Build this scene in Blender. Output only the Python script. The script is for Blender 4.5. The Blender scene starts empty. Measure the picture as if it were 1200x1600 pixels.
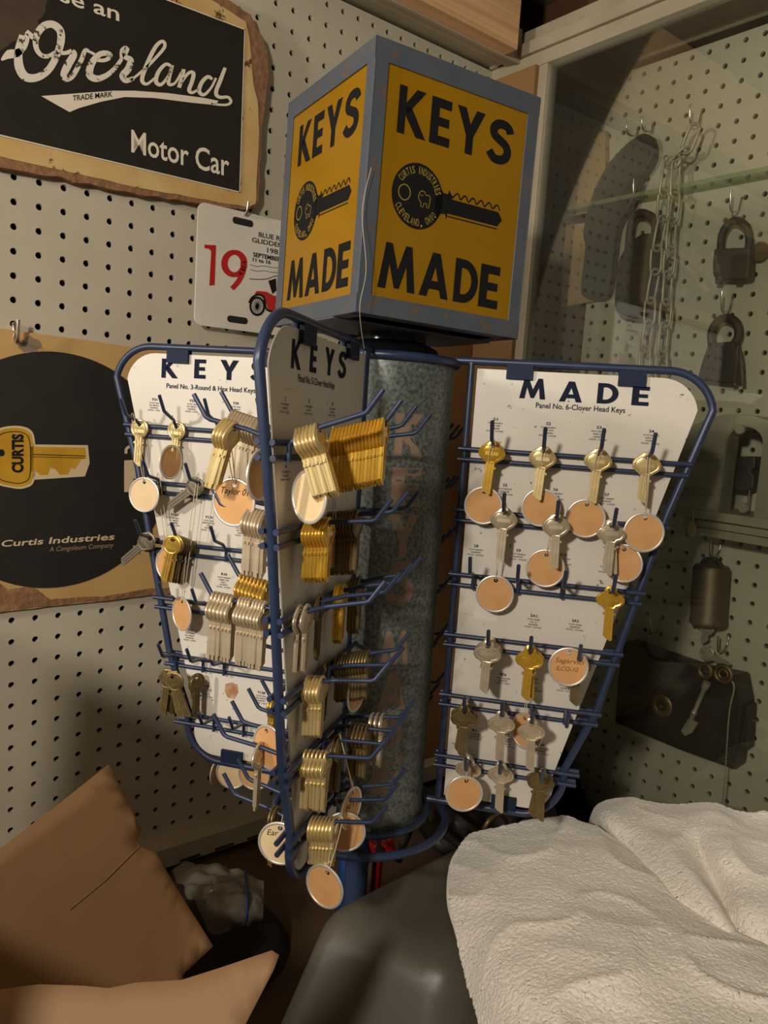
import bpy, bmesh, math, random
from mathutils import Vector, Matrix, noise
random.seed(7)
D = bpy.data
SC = bpy.context.scene
COL = SC.collection
PI = math.pi

# ------------------------------------------------------------------ camera, world, lamp, exposure
F = 1212.25
CAMR = Vector((0.78001939, -0.62232198, 0.06546069))
CAMD = Vector((-0.0282839, -0.13956689, -0.98980862))
CAMF = Vector((0.6251158, 0.77021843, -0.12646657))
CAMP = Vector((-0.2176382, -0.9244782, -0.221426))
cd = D.cameras.new('camera')
cam = D.objects.new('camera', cd)
COL.objects.link(cam)
m = Matrix.Identity(4)
for i in range(3):
    m[i][0] = CAMR[i]; m[i][1] = -CAMD[i]; m[i][2] = -CAMF[i]; m[i][3] = CAMP[i]
cam.matrix_world = m
cd.sensor_fit = 'VERTICAL'; cd.sensor_height = 36.0; cd.lens = F / 1600 * 36
cd.clip_start = 0.01; cd.clip_end = 50
SC.camera = cam

w = D.worlds.new('world'); SC.world = w; w.use_nodes = True
bg = w.node_tree.nodes['Background']
bg.inputs[0].default_value = (1.0, 0.86, 0.68, 1); bg.inputs[1].default_value = 0.11

def lamp(name, loc, power, radius, col):
    l = D.lights.new(name, 'POINT'); l.energy = power; l.shadow_soft_size = radius; l.color = col
    o = D.objects.new(name, l); o.location = loc; COL.objects.link(o); return o
lamp('side_lamp', (-1.25, -0.32, 0.05), 36.0, 0.05, (1.0, 0.91, 0.78))
lamp('near_lamp', (-0.95, -1.10, 0.12), 45.0, 0.05, (1.0, 0.91, 0.78))
SC.view_settings.view_transform = 'Standard'
SC.view_settings.look = 'None'
SC.view_settings.gamma = 1
SC.view_settings.exposure = 0.12

# ------------------------------------------------------------------ helpers
def ray(px, py):
    return CAMR * ((px - 600) / F) + CAMD * ((py - 800) / F) + CAMF
def on(px, py, ax, val):
    d = ray(px, py); t = (val - CAMP[ax]) / d[ax]; return CAMP + d * t
def onplane(px, py, p0, n):
    d = ray(px, py); t = (p0 - CAMP).dot(n) / d.dot(n); return CAMP + d * t

def lin(c):
    return tuple(((x / 12.92) if x <= 0.04045 else ((x + 0.055) / 1.055) ** 2.4) for x in [v / 255 for v in c])

MATS = {}
def mat(name, rgb, rough=0.6, metal=0.0, var=None, scale=30.0, mix=0.35, bump=0.0, bscale=200.0, spec=0.5, spots=None, coat=0.0):
    """rgb 0-255 sRGB; var = second colour blended by noise; spots = (rgb, scale, threshold)"""
    if name in MATS: return MATS[name]
    M = D.materials.new(name); M.use_nodes = True
    nt = M.node_tree; b = nt.nodes['Principled BSDF']
    b.inputs['Base Color'].default_value = (*lin(rgb), 1)
    b.inputs['Roughness'].default_value = rough; b.inputs['Metallic'].default_value = metal
    b.inputs['Specular IOR Level'].default_value = spec
    if coat: b.inputs['Coat Weight'].default_value = coat
    tc = nt.nodes.new('ShaderNodeTexCoord')
    last = None
    if var:
        n = nt.nodes.new('ShaderNodeTexNoise'); n.inputs['Scale'].default_value = scale; n.inputs['Detail'].default_value = 6
        nt.links.new(tc.outputs['Object'], n.inputs['Vector'])
        r = nt.nodes.new('ShaderNodeValToRGB'); r.color_ramp.elements[0].position = 0.5 - mix * 0.5; r.color_ramp.elements[1].position = 0.5 + mix * 0.5
        r.color_ramp.elements[0].color = (*lin(rgb), 1); r.color_ramp.elements[1].color = (*lin(var), 1)
        nt.links.new(n.outputs['Fac'], r.inputs['Fac']); last = r.outputs['Color']
    if spots:
        sc, th = spots[1], spots[2]
        n = nt.nodes.new('ShaderNodeTexNoise'); n.inputs['Scale'].default_value = sc; n.inputs['Detail'].default_value = 8; n.inputs['Roughness'].default_value = 0.7
        nt.links.new(tc.outputs['Object'], n.inputs['Vector'])
        r = nt.nodes.new('ShaderNodeValToRGB'); r.color_ramp.elements[0].position = th; r.color_ramp.elements[1].position = th + 0.03
        r.color_ramp.elements[0].color = (0, 0, 0, 1); r.color_ramp.elements[1].color = (1, 1, 1, 1)
        nt.links.new(n.outputs['Fac'], r.inputs['Fac'])
        mx = nt.nodes.new('ShaderNodeMix'); mx.data_type = 'RGBA'
        nt.links.new(r.outputs['Color'], mx.inputs['Factor'])
        if last: nt.links.new(last, mx.inputs['A'])
        else: mx.inputs['A'].default_value = (*lin(rgb), 1)
        mx.inputs['B'].default_value = (*lin(spots[0]), 1); last = mx.outputs['Result']
    if last: nt.links.new(last, b.inputs['Base Color'])
    if bump:
        n = nt.nodes.new('ShaderNodeTexNoise'); n.inputs['Scale'].default_value = bscale; n.inputs['Detail'].default_value = 4
        nt.links.new(tc.outputs['Object'], n.inputs['Vector'])
        bp = nt.nodes.new('ShaderNodeBump'); bp.inputs['Strength'].default_value = bump; bp.inputs['Distance'].default_value = 0.002
        nt.links.new(n.outputs['Fac'], bp.inputs['Height']); nt.links.new(bp.outputs['Normal'], b.inputs['Normal'])
    MATS[name] = M
    return M

class MB:
    def __init__(s): s.v = []; s.f = []; s.sm = []
    def add(s, vs, fs, smooth=False):
        k = len(s.v); s.v += [Vector(v) for v in vs]
        s.f += [tuple(i + k for i in f) for f in fs]; s.sm += [smooth] * len(fs)
        return s
    def box(s, lo, hi, M=None):
        x0, y0, z0 = lo; x1, y1, z1 = hi
        vs = [Vector((x, y, z)) for z in (z0, z1) for y in (y0, y1) for x in (x0, x1)]
        if M: vs = [M @ v for v in vs]
        return s.add(vs, [(0, 2, 3, 1), (4, 5, 7, 6), (0, 1, 5, 4), (2, 6, 7, 3), (0, 4, 6, 2), (1, 3, 7, 5)])
    def tube(s, pts, r, n=8, closed=False, caps=True):
        pts = [Vector(p) for p in pts]; N = len(pts)
        rr = r if isinstance(r, (list, tuple)) else [r] * N
        ts = []
        for i in range(N):
            if closed: t = pts[(i + 1) % N] - pts[i - 1]
            else: t = pts[min(i + 1, N - 1)] - pts[max(i - 1, 0)]
            ts.append(t.normalized() if t.length > 1e-9 else Vector((0, 0, 1)))
        up = Vector((0, 0, 1)) if abs(ts[0].z) < 0.9 else Vector((1, 0, 0))
        u = (up - ts[0] * up.dot(ts[0])).normalized()
        vs = []
        for i in range(N):
            u = (u - ts[i] * u.dot(ts[i]))
            u = u.normalized() if u.length > 1e-6 else ts[i].orthogonal().normalized()
            w_ = ts[i].cross(u)
            for k in range(n):
                a = 2 * PI * k / n
                vs.append(pts[i] + (u * math.cos(a) + w_ * math.sin(a)) * rr[i])
        fs = []
        for i in range(N if closed else N - 1):
            j = (i + 1) % N
            for k in range(n):
                k2 = (k + 1) % n
                fs.append((i * n + k, i * n + k2, j * n + k2, j * n + k))
        s.add(vs, fs, True)
        if caps and not closed:
            k0 = len(s.v) - N * n
            s.f.append(tuple(k0 + k for k in reversed(range(n)))); s.sm.append(False)
            s.f.append(tuple(k0 + (N - 1) * n + k for k in range(n))); s.sm.append(False)
        return s
    def lathe(s, prof, M, n=32):
        """prof = [(radius, height)], axis local z, M 4x4"""
        vs = []; fs = []
        for (r, h) in prof:
            for k in range(n):
                a = 2 * PI * k / n; vs.append(M @ Vector((r * math.cos(a), r * math.sin(a), h)))
        for i in range(len(prof) - 1):
            for k in range(n):
                k2 = (k + 1) % n; fs.append((i * n + k, i * n + k2, (i + 1) * n + k2, (i + 1) * n + k))
        return s.add(vs, fs, True)
    def prism(s, front, back, inset=0):
        """front/back: matching loops of 3D points (ngons allowed, concave ok)"""
        n = len(front); k = len(s.v)
        s.v += [Vector(p) for p in front] + [Vector(p) for p in back]
        s.f.append(tuple(k + i for i in range(n))); s.sm.append(False)
        s.f.append(tuple(k + n + i for i in reversed(range(n)))); s.sm.append(False)
        for i in range(n):
            j = (i + 1) % n; s.f.append((k + i, k + n + i, k + n + j, k + j)); s.sm.append(False)
        return s
    def poly(s, pts):
        k = len(s.v); s.v += [Vector(p) for p in pts]; s.f.append(tuple(range(k, k + len(pts)))); s.sm.append(False); return s
    def ribbon(s, pts, wd, fn):
        """2D polyline with width -> strip through fn(x,y)->3D"""
        N = len(pts); L = []; R = []
        ww = wd if isinstance(wd, (list, tuple)) else [wd] * N
        for i in range(N):
            a = pts[max(i - 1, 0)]; b = pts[min(i + 1, N - 1)]
            dx, dy = b[0] - a[0], b[1] - a[1]; l = math.hypot(dx, dy) or 1
            nx, ny = -dy / l, dx / l
            L.append((pts[i][0] + nx * ww[i] / 2, pts[i][1] + ny * ww[i] / 2)); R.append((pts[i][0] - nx * ww[i] / 2, pts[i][1] - ny * ww[i] / 2))
        vs = [fn(*p) for p in L] + [fn(*p) for p in R]
        return s.add(vs, [(i, i + 1, N + i + 1, N + i) for i in range(N - 1)])
    def build(s, name, material, parent=None, loc=None, rel=None):
        me = D.meshes.new(name)
        vs = s.v if rel is None else [v - rel for v in s.v]
        me.from_pydata([tuple(v) for v in vs], [], s.f)
        me.polygons.foreach_set('use_smooth', s.sm)
        me.materials.append(material); me.update()
        if any(s.sm): me.set_sharp_from_angle(angle=0.9)
        o = D.objects.new(name, me); COL.objects.link(o)
        if parent: o.parent = parent
        if loc is not None: o.location = loc
        elif rel is not None and parent is None: o.location = rel
        return o

def crom(pts, n=6, closed=False):
    out = []; N = len(pts); P = [Vector(p) for p in pts]
    rng = N if closed else N - 1
    for i in range(rng):
        p0 = P[i - 1] if (i > 0 or closed) else P[0]; p1 = P[i]; p2 = P[(i + 1) % N]
        p3 = P[(i + 2) % N] if (closed or i + 2 < N) else P[-1]
        for k in range(n):
            t = k / n
            out.append(0.5 * ((2 * p1) + (p2 - p0) * t + (2 * p0 - 5 * p1 + 4 * p2 - p3) * t * t + (3 * p1 - p0 - 3 * p2 + p3) * t ** 3))
    if not closed: out.append(P[-1])
    return out
def crom2(pts, n=6, closed=False):
    return [(p.x, p.y) for p in crom([(a, b, 0) for a, b in pts], n, closed)]

def tag(o, label=None, cat=None, group=None, kind=None):
    if label: o['label'] = label
    if cat: o['category'] = cat
    if group: o['group'] = group
    if kind: o['kind'] = kind
    return o
def empty(name, loc, label, cat, group=None):
    o = D.objects.new(name, None); COL.objects.link(o); o.location = loc; o.empty_display_size = 0.01
    return tag(o, label, cat, group)
def copy_tree(o, parent=None):
    c = o.copy(); COL.objects.link(c)
    if parent: c.parent = parent
    for ch in list(o.children): copy_tree(ch, c)
    return c
def smooth(o, on_=True):
    o.data.polygons.foreach_set('use_smooth', [on_] * len(o.data.polygons)); return o
def bevel(o, wdt, seg=2, ang=0.6):
    b = o.modifiers.new('bevel', 'BEVEL'); b.width = wdt; b.segments = seg; b.limit_method = 'ANGLE'; b.angle_limit = ang; return o

# ---- lettering
_fc = {}
def font_mesh(text, bold=0.0):
    """outline of a line of text, cap height 1, x from 0 to width: (verts, faces, width)"""
    key = (text, bold)
    if key in _fc: return _fc[key]
    cu = D.curves.new('txt', 'FONT'); cu.body = text; cu.size = 1.0; cu.resolution_u = 3; cu.offset = bold; cu.fill_mode = 'FRONT'
    o = D.objects.new('txt', cu); COL.objects.link(o)
    dg = bpy.context.evaluated_depsgraph_get()
    me = o.evaluated_get(dg).to_mesh()
    vs = [(v.co.x, v.co.y) for v in me.vertices]; fs = [tuple(p.vertices) for p in me.polygons]
    o.evaluated_get(dg).to_mesh_clear()
    D.objects.remove(o); D.curves.remove(cu)
    if vs:
        x0 = min(v[0] for v in vs); x1 = max(v[0] for v in vs)
    else: x0, x1 = 0, 1
    cap = 0.69
    vs = [((x - x0) / cap, y / cap) for x, y in vs]
    _fc[key] = (vs, fs, (x1 - x0) / cap)
    return _fc[key]
def text_on(mb, fn, text, p0, p1, h, bold=0.0, slant=0.0, up=None):
    """write text from p0 to p1 (2D, baseline), cap height h; fn maps 2D to 3D. up: sign of 'up' in 2D (pixels: -1)"""
    vs, fs, wd = font_mesh(text, bold)
    dx, dy = p1[0] - p0[0], p1[1] - p0[1]
    L = math.hypot(dx, dy); ux, uy = dx / L, dy / L
    if up == -1: vx, vy = uy * 0.0, -1.0
    else: vx, vy = -uy, ux
    out = []
    for x, y in vs:
        X = (x + slant * y * 0) / wd * L; Y = y * h; X += slant * Y
        out.append(fn(p0[0] + ux * X + vx * Y, p0[1] + uy * X + vy * Y))
    mb.add(out, fs)
def arc_pts(cx, cy, rx, ry, a0, a1, n):
    return [(cx + rx * math.cos(math.radians(a0 + (a1 - a0) * i / n)), cy + ry * math.sin(math.radians(a0 + (a1 - a0) * i / n))) for i in range(n + 1)]
def strip(o_, i_):
    return [[o_[k], o_[k + 1], i_[k + 1], i_[k]] for k in range(len(o_) - 1)]
BOLD = {  # heavy geometric capitals, height 1: list of polygons, width
    'K': ([[(0, 0), (.22, 0), (.22, 1), (0, 1)], [(.22, .46), (.30, .46), (.40, .58), (.78, 1), (.51, 1), (.22, .66)], [(.22, .40), (.56, 0), (.85, 0), (.40, .58), (.22, .58)]], .85),
    'E': ([[(0, 0), (.22, 0), (.22, 1), (0, 1)], [(.22, .8), (.54, .8), (.54, 1), (.22, 1)], [(.22, .41), (.50, .41), (.50, .6), (.22, .6)], [(.22, 0), (.54, 0), (.54, .2), (.22, .2)]], .54),
    'Y': ([[(0, 1), (.26, 1), (.42, .66), (.42, .40), (.31, .40)], [(.84, 1), (.58, 1), (.42, .66), (.42, .40), (.53, .40)], [(.31, 0), (.53, 0), (.53, .40), (.31, .40)]], .84),
    'M': ([[(0, 0), (.22, 0), (.29, .55), (.34, 1), (.16, 1)], [(1.06, 0), (.84, 0), (.77, .55), (.72, 1), (.90, 1)], [(.34, 1), (.29, .55), (.46, .04), (.53, .04), (.53, .45)], [(.72, 1), (.53, .45), (.53, .04), (.60, .04), (.77, .55)]], 1.06),
    'A': ([[(0, 0), (.24, 0), (.46, .68), (.46, 1), (.34, 1)], [(.92, 0), (.68, 0), (.46, .68), (.46, 1), (.58, 1)], [(.29, .18), (.63, .18), (.57, .37), (.35, .37)]], .92),
}
BOLD['D'] = ([[(0, 0), (.22, 0), (.22, 1), (0, 1)], [(.22, .8), (.30, .8), (.30, 1), (.22, 1)], [(.22, 0), (.30, 0), (.30, .2), (.22, .2)]] +
             strip(arc_pts(.30, .5, .50, .5, -90, 90, 14), arc_pts(.30, .5, .27, .3, -90, 90, 14)), .80)
def _s():
    c = crom2([(.60, .74), (.54, .86), (.40, .905), (.25, .87), (.165, .75), (.20, .62), (.36, .53), (.50, .45), (.565, .32), (.52, .17), (.38, .095), (.22, .105), (.09, .24)], 4)
    P = []; w_ = .20
    L = []; R = []
    for i in range(len(c)):
        a = c[max(i - 1, 0)]; b = c[min(i + 1, len(c) - 1)]; dx, dy = b[0] - a[0], b[1] - a[1]; l = math.hypot(dx, dy)
        L.append((c[i][0] - dy / l * w_ / 2, c[i][1] + dx / l * w_ / 2)); R.append((c[i][0] + dy / l * w_ / 2, c[i][1] - dx / l * w_ / 2))
    return strip(L, R), .66
BOLD['S'] = _s()
def bold_letter(mb, fn, ch, x0, y0, wdt, h, fl=False):
    ps, w0 = BOLD[ch]
    for p in ps: mb.poly([fn(x0 + x / w0 * wdt, y0 + y * h) for x, y in p])

# ------------------------------------------------------------------ materials
m_peg = mat('painted_pegboard', (192, 184, 165), 0.55, var=(174, 165, 145), scale=6, mix=0.5, spots=((120, 105, 80), 45, 0.70))
m_dark = mat('dark_void', (26, 20, 15), 0.9)
m_trim = mat('painted_track', (176, 166, 144), 0.5, var=(150, 138, 114), scale=12, mix=0.6)
m_wood = mat('planed_pine', (214, 168, 118), 0.6, var=(190, 142, 96), scale=9, mix=0.6)
m_brown = mat('brown_plywood', (104, 72, 42), 0.7, var=(84, 56, 32), scale=8, mix=0.7)
m_tan = mat('tan_wood', (150, 112, 68), 0.6, var=(128, 94, 56), scale=7, mix=0.7)
m_bench = mat('worn_bench', (92, 70, 46), 0.7, var=(64, 46, 30), scale=10, mix=0.7)
m_ceil = mat('ceiling_board', (120, 104, 80), 0.8)
m_blue = mat('blue_enamel', (36, 50, 82), 0.36, var=(48, 60, 84), scale=40, mix=0.5, spots=((96, 88, 84), 60, 0.70))
m_bluegrey = mat('blue_grey_enamel', (70, 80, 96), 0.42, var=(88, 92, 98), scale=30, mix=0.6, spots=((100, 84, 72), 70, 0.58))
m_clip = mat('navy_clip', (26, 38, 64), 0.6, spec=.2)
m_board = mat('white_panel_sheet', (222, 216, 206), 0.42, var=(204, 198, 186), scale=10, mix=0.6, spots=((104, 88, 70), 110, 0.635))
m_ink = mat('navy_ink', (26, 32, 54), 0.8, spec=.15)
m_blackink = mat('black_ink', (22, 22, 22), 0.7, spec=.2)
m_yellow = mat('yellow_enamel', (156, 114, 6), 0.25, var=(142, 102, 5), scale=8, mix=0.6)
m_galv = mat('galvanised_steel', (120, 126, 122), 0.42, 0.35, var=(70, 78, 74), scale=300, mix=0.3)
m_decal = mat('tan_stencil_paint', (146, 122, 102), 0.55, var=(122, 102, 86), scale=40, mix=0.5)
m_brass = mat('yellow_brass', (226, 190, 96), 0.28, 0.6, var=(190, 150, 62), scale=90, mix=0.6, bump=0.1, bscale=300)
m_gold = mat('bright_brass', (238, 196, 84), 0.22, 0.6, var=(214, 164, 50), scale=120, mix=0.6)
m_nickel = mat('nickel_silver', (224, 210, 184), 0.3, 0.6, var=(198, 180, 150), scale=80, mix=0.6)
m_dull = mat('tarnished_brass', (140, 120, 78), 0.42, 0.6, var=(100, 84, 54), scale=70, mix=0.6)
m_tagp = mat('manila_tag_card', (216, 168, 112), 0.75, var=(200, 148, 92), scale=60, mix=0.6)
m_tagl = mat('pale_tag_card', (232, 208, 168), 0.75, var=(222, 194, 150), scale=60, mix=0.6)
m_rim = mat('tag_rim', (214, 208, 198), 0.38, 0.5)
m_string = mat('cotton_string', (206, 192, 168), 0.9)
m_chrome = mat('zinc_hook', (200, 194, 180), 0.25, 1.0)
m_black = mat('black_gloss', (16, 16, 18), 0.2)

def glass_mat():
    M = D.materials.new('dusty_glass'); M.use_nodes = True; nt = M.node_tree
    nt.nodes.clear(); N = nt.nodes.new
    out = N('ShaderNodeOutputMaterial'); tr = N('ShaderNodeBsdfTransparent'); gl = N('ShaderNodeBsdfGlossy'); df = N('ShaderNodeBsdfDiffuse')
    tr.inputs[0].default_value = (0.93, 0.95, 0.92, 1); gl.inputs['Roughness'].default_value = 0.02
    df.inputs[0].default_value = (0.55, 0.48, 0.36, 1)
    fr = N('ShaderNodeFresnel'); fr.inputs[0].default_value = 1.5
    tc = N('ShaderNodeTexCoord'); no = N('ShaderNodeTexNoise'); no.inputs['Scale'].default_value = 7; no.inputs['Detail'].default_value = 5
    nt.links.new(tc.outputs['Object'], no.inputs['Vector'])
    mr = N('ShaderNodeMapRange'); mr.inputs['From Min'].default_value = 0.35; mr.inputs['From Max'].default_value = 0.7; mr.inputs['To Min'].default_value = 0.004; mr.inputs['To Max'].default_value = 0.022
    nt.links.new(no.outputs['Fac'], mr.inputs['Value'])
    m1 = N('ShaderNodeMixShader'); m2 = N('ShaderNodeMixShader')
    nt.links.new(fr.outputs[0], m1.inputs[0]); nt.links.new(tr.outputs[0], m1.inputs[1]); nt.links.new(gl.outputs[0], m1.inputs[2])
    nt.links.new(mr.outputs[0], m2.inputs[0]); nt.links.new(m1.outputs[0], m2.inputs[1]); nt.links.new(df.outputs[0], m2.inputs[2])
    nt.links.new(m2.outputs[0], out.inputs[0]); return M
m_glass = glass_mat()

# ------------------------------------------------------------------ the setting
I = 0.0254
def struct(o): o['kind'] = 'structure'; return o
def pegboard(name, fn, c0, c1, r0, r1, hole=0.0036, depth=0.005, nseg=12):
    """fn(c, r, d): point at column/row (in hole pitches), d behind the face"""
    mb = MB(); vs = []; fs = []
    sq = []; hr = hole / I
    for k in range(nseg):
        a = 2 * PI * (k + 0.5) / nseg; c, s = math.cos(a), math.sin(a); q = 0.5 / max(abs(c), abs(s)); sq.append((c * q, s * q, c * hr, s * hr))
    for c in range(c0, c1 + 1):
        for r in range(r0, r1 + 1):
            k = len(vs)
            for (a, b, h1, h2) in sq: vs.append(fn(c + a, r + b, 0))
            for (a, b, h1, h2) in sq: vs.append(fn(c + h1, r + h2, 0))
            for (a, b, h1, h2) in sq: vs.append(fn(c + h1, r + h2, depth))
            for i in range(nseg):
                j = (i + 1) % nseg
                fs.append((k + i, k + j, k + nseg + j, k + nseg + i)); fs.append((k + nseg + i, k + nseg + j, k + 2 * nseg + j, k + 2 * nseg + i))
            # corners of the cell left by the 12-gon
            cs = [(.5, .5), (-.5, .5), (-.5, -.5), (.5, -.5)]
            for q in range(4):
                i = [0 + 1, 4, 7, 10][q] if False else None
            for q, (x, y) in enumerate(cs):
                # find the two ring points on either side of the corner
                idx = sorted(range(nseg), key=lambda i: (sq[i][0] - x) ** 2 + (sq[i][1] - y) ** 2)[:2]
                kk = len(vs); vs.append(fn(c + x, r + y, 0)); fs.append((k + idx[0], kk, k + idx[1]))
    mb.add(vs, fs)
    return struct(mb.build(name, m_peg))
wl = pegboard('wall_left', lambda c, r, d: (c * I, d, -r * I), -16, 27, -12, 31)
struct(MB().box((-0.45, 0.03, -1.7), (0.86, 0.06, 0.6)).build('backing', m_dark, wl))
wr = pegboard('wall_right', lambda c, r, d: (0.8084 + d, -0.2978 - c * I, 0.0919 - r * I), -6, 26, -8, 36)
struct(MB().box((0.83, -1.3, -1.7), (0.86, 0.03, 0.6)).build('backing', m_brown, wr))
struct(MB().box((-1.2, -2.6, 0.47), (0.86, 0.06, 0.50)).build('ceiling', m_ceil))
struct(MB().box((-1.6, -2.8, -1.72), (0.86, 0.06, -1.70)).build('floor', m_bench))
# stepped track along the top of the left board, ledge along its foot
t1 = MB(); t1.box((-0.45, -0.016, 0.3218), (0.69, 0.03, 0.36)); t1.box((-0.45, -0.034, 0.318), (0.69, -0.016, 0.36)); t1.box((-0.45, -0.052, 0.3135), (0.69, -0.034, 0.36)); t1.box((-0.45, -0.0595, 0.311), (0.69, -0.052, 0.36))
struct(bevel(t1.build('trim_1', m_trim), 0.0012))
t2 = MB()
t2.prism([(0.655, -0.06, 0.3125), (0.655, -0.085, 0.3125), (0.655, -0.085, 0.46), (0.655, -0.06, 0.46)], [(-0.45, -0.06, 0.3125), (-0.45, -0.085, 0.3125), (-0.45, -0.085, 0.46), (-0.45, -0.06, 0.46)])
wd = mat('pine_grain', (222, 178, 128), 0.6)
nt = wd.node_tree; tc = nt.nodes.new('ShaderNodeTexCoord'); mp = nt.nodes.new('ShaderNodeMapping'); mp.inputs['Scale'].default_value = (1.5, 40, 60)
no = nt.nodes.new('ShaderNodeTexNoise'); no.inputs['Scale'].default_value = 2.0; no.inputs['Detail'].default_value = 6
rp = nt.nodes.new('ShaderNodeValToRGB'); rp.color_ramp.elements[0].color = (*lin((196, 150, 104)), 1); rp.color_ramp.elements[1].color = (*lin((232, 190, 142)), 1); rp.color_ramp.elements[0].position = .3; rp.color_ramp.elements[1].position = .7
nt.links.new(tc.outputs['Object'], mp.inputs[0]); nt.links.new(mp.outputs[0], no.inputs['Vector']); nt.links.new(no.outputs['Fac'], rp.inputs[0]); nt.links.new(rp.outputs[0], nt.nodes['Principled BSDF'].inputs['Base Color'])
struct(t2.build('trim_2', wd))
# lower ledge: sloping track strip with slots
t3 = MB()
t3.prism([(-0.45, 0.0, -0.797), (-0.45, -0.030, -0.803), (-0.45, -0.032, -0.828), (-0.45, 0.0, -0.828)], [(0.69, 0.0, -0.797), (0.69, -0.030, -0.803), (0.69, -0.032, -0.828), (0.69, 0.0, -0.828)])
lg = struct(t3.build('trim_3', m_trim))
t4 = MB()
for k in range(14): t4.box((-0.1 + k * 0.05, -0.0334, -0.826), (-0.1 + k * 0.05 + 0.028, -0.0314, -0.8235))
struct(t4.build('slots', m_dark, lg))
# rail above the glass, end stile, glass, corner jamb, strip above the right board
t5 = MB(); t5.box((0.690, -1.3, 0.298), (0.712, 0.0, 0.318)); t5.box((0.684, -1.3, 0.318), (0.712, 0.0, 0.336)); t5.box((0.696, -1.3, 0.336), (0.73, 0.0, 0.358))
struct(bevel(t5.build('trim_4', m_trim), 0.0012))
struct(bevel(MB().box((0.692, -0.112, -0.84), (0.712, -0.096, 0.299)).build('trim_5', m_trim), 0.001))
struct(MB().box((0.685, -0.096, -0.84), (0.702, 0.0, 0.299)).build('trim_6', m_tan))
struct(MB().box((0.585, -0.012, -0.797), (0.6845, 0.0, 0.02)).build('trim_8', m_tan))
struct(bevel(MB().box((0.786, -1.3, 0.306), (0.8084, -0.178, 0.345)).box((0.780, -1.3, 0.306), (0.8084, -0.178, 0.312)).build('trim_7', m_trim), 0.001))
struct(MB().box((0.700, -1.3, -0.84), (0.703, -0.112, 0.299)).build('door_1', m_glass))
# bench under everything
bn = empty('workbench', (0.3, -0.4, -1.7), 'brown wooden bench carrying the box, bin and key rack', 'bench')
def at(o, p): o.location = -Vector(p.location); return o
at(MB().box((-0.6, -0.95, -0.87), (0.80, 0.0, -0.84)).build('worktop', m_bench, bn), bn)
for x in (-0.55, 0.72):
    for y in (-0.9, -0.06): at(MB().box((x, y, -1.7), (x + 0.05, y + 0.05, -0.87)).build('leg', m_bench, bn), bn)

# ------------------------------------------------------------------ the key rack
RK = dict(ax=0.2707, ay=-0.3163, r0=0.0811, ro=0.3070, b=-0.2330, zt=-0.1660, zb=-0.6144)
ROWS = [-0.2565, -0.3168, -0.3813, -0.4431, -0.5052, -0.5694]
TILT = Matrix.Rotation(math.hypot(-0.0162, 0.0151), 4, Vector((-0.0162, 0.0151, 0)))
ZB = -0.84
RO = Vector((RK['ax'], RK['ay'], -0.4)) + (TILT @ Vector((0, 0, ZB + 0.4)))
RACKM = Matrix.Translation(RO) @ TILT
ANG = {'R': math.radians(-50.47), 'C': math.radians(-144.19), 'L': math.radians(-232.89), 'B': math.radians(38.0)}
rack = empty('key_display_rack', (0, 0, 0), 'tall revolving key rack with yellow lightbox, galvanised column and blue wire panels', 'key rack')
rack.matrix_world = RACKM
def ZL(z): return z - ZB
def PM(pan): return RACKM @ Matrix.Rotation(ANG[pan], 4, 'Z')
def Rout(z): return RK['ro'] + RK['b'] * (RK['zt'] - z)
def pt(pan, s, r, n, z):                 # world point on a panel: radius, distance in front, nominal height
    return PM(pan) @ Vector((r, s * n, ZL(z)))
def px_rz(pan, s, px, py, n):            # pixel -> (r, z) on the plane n in front of a panel
    inv = PM(pan).inverted(); c = inv @ CAMP; d = inv.to_3x3() @ ray(px, py)
    t = (s * n - c.y) / d.y; v = c + d * t; return v.x, v.z + ZB
def px_n(pan, s, px, py, r):             # pixel -> distance in front at radius r
    inv = PM(pan).inverted(); c = inv @ CAMP; d = inv.to_3x3() @ ray(px, py)
    t = (r - c.x) / d.x; v = c + d * t; return s * v.y, v.z + ZB

# column, neck, rings, foot
colm = MB().lathe([(0.0, -0.632 - ZB), (0.064, -0.632 - ZB), (0.064, -0.168 - ZB), (0.0, -0.168 - ZB)], Matrix.Identity(4), 64).build('column', m_galv, rack)
mb = MB()
def cyl_fn(ang0):
    def fn(u, v):
        a = ang0 + u / 0.0642; return Vector((0.0642 * math.cos(a), 0.0642 * math.sin(a), v))
    return fn
va = math.atan2(CAMP.y - RK['ay'], CAMP.x - RK['ax'])
def fine(ch): return [[(p[i][0] + (p[(i + 1) % len(p)][0] - p[i][0]) * t / 3, p[i][1] + (p[(i + 1) % len(p)][1] - p[i][1]) * t / 3) for i in range(len(p)) for t in range(3)] for p in BOLD[ch][0]]
for ch, z1, z0 in (('K', -.222, -.262), ('E', -.272, -.308), ('Y', -.316, -.357), ('S', -.360, -.402), ('M', -.428, -.462), ('A', -.468, -.506), ('D', -.514, -.546), ('E', -.554, -.590)):
    fn = cyl_fn(va + 0.14)
    w0 = BOLD[ch][1]; ww = 0.030
    for p in fine(ch): mb.poly([fn(x / w0 * ww, ZL(z0) + y * (z1 - z0)) for x, y in p])
mb.build('stencil_lettering', m_decal, colm)
MB().lathe([(0.03, ZL(-0.168)), (0.05, ZL(-0.166)), (0.046, ZL(-0.158)), (0.034, ZL(-0.152)), (0.034, ZL(-0.128))], Matrix.Identity(4), 40).build('neck', m_black, rack)
def ring(r, z, tr, name, a0=0, a1=360):
    pts = [(r * math.cos(math.radians(a)), r * math.sin(math.radians(a)), ZL(z)) for a in range(a0, a1 + 1, 6)]
    cl = a1 - a0 >= 360
    return MB().tube(pts[:-1] if cl else pts, tr, 10, cl).build(name, m_blue, rack)
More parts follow.
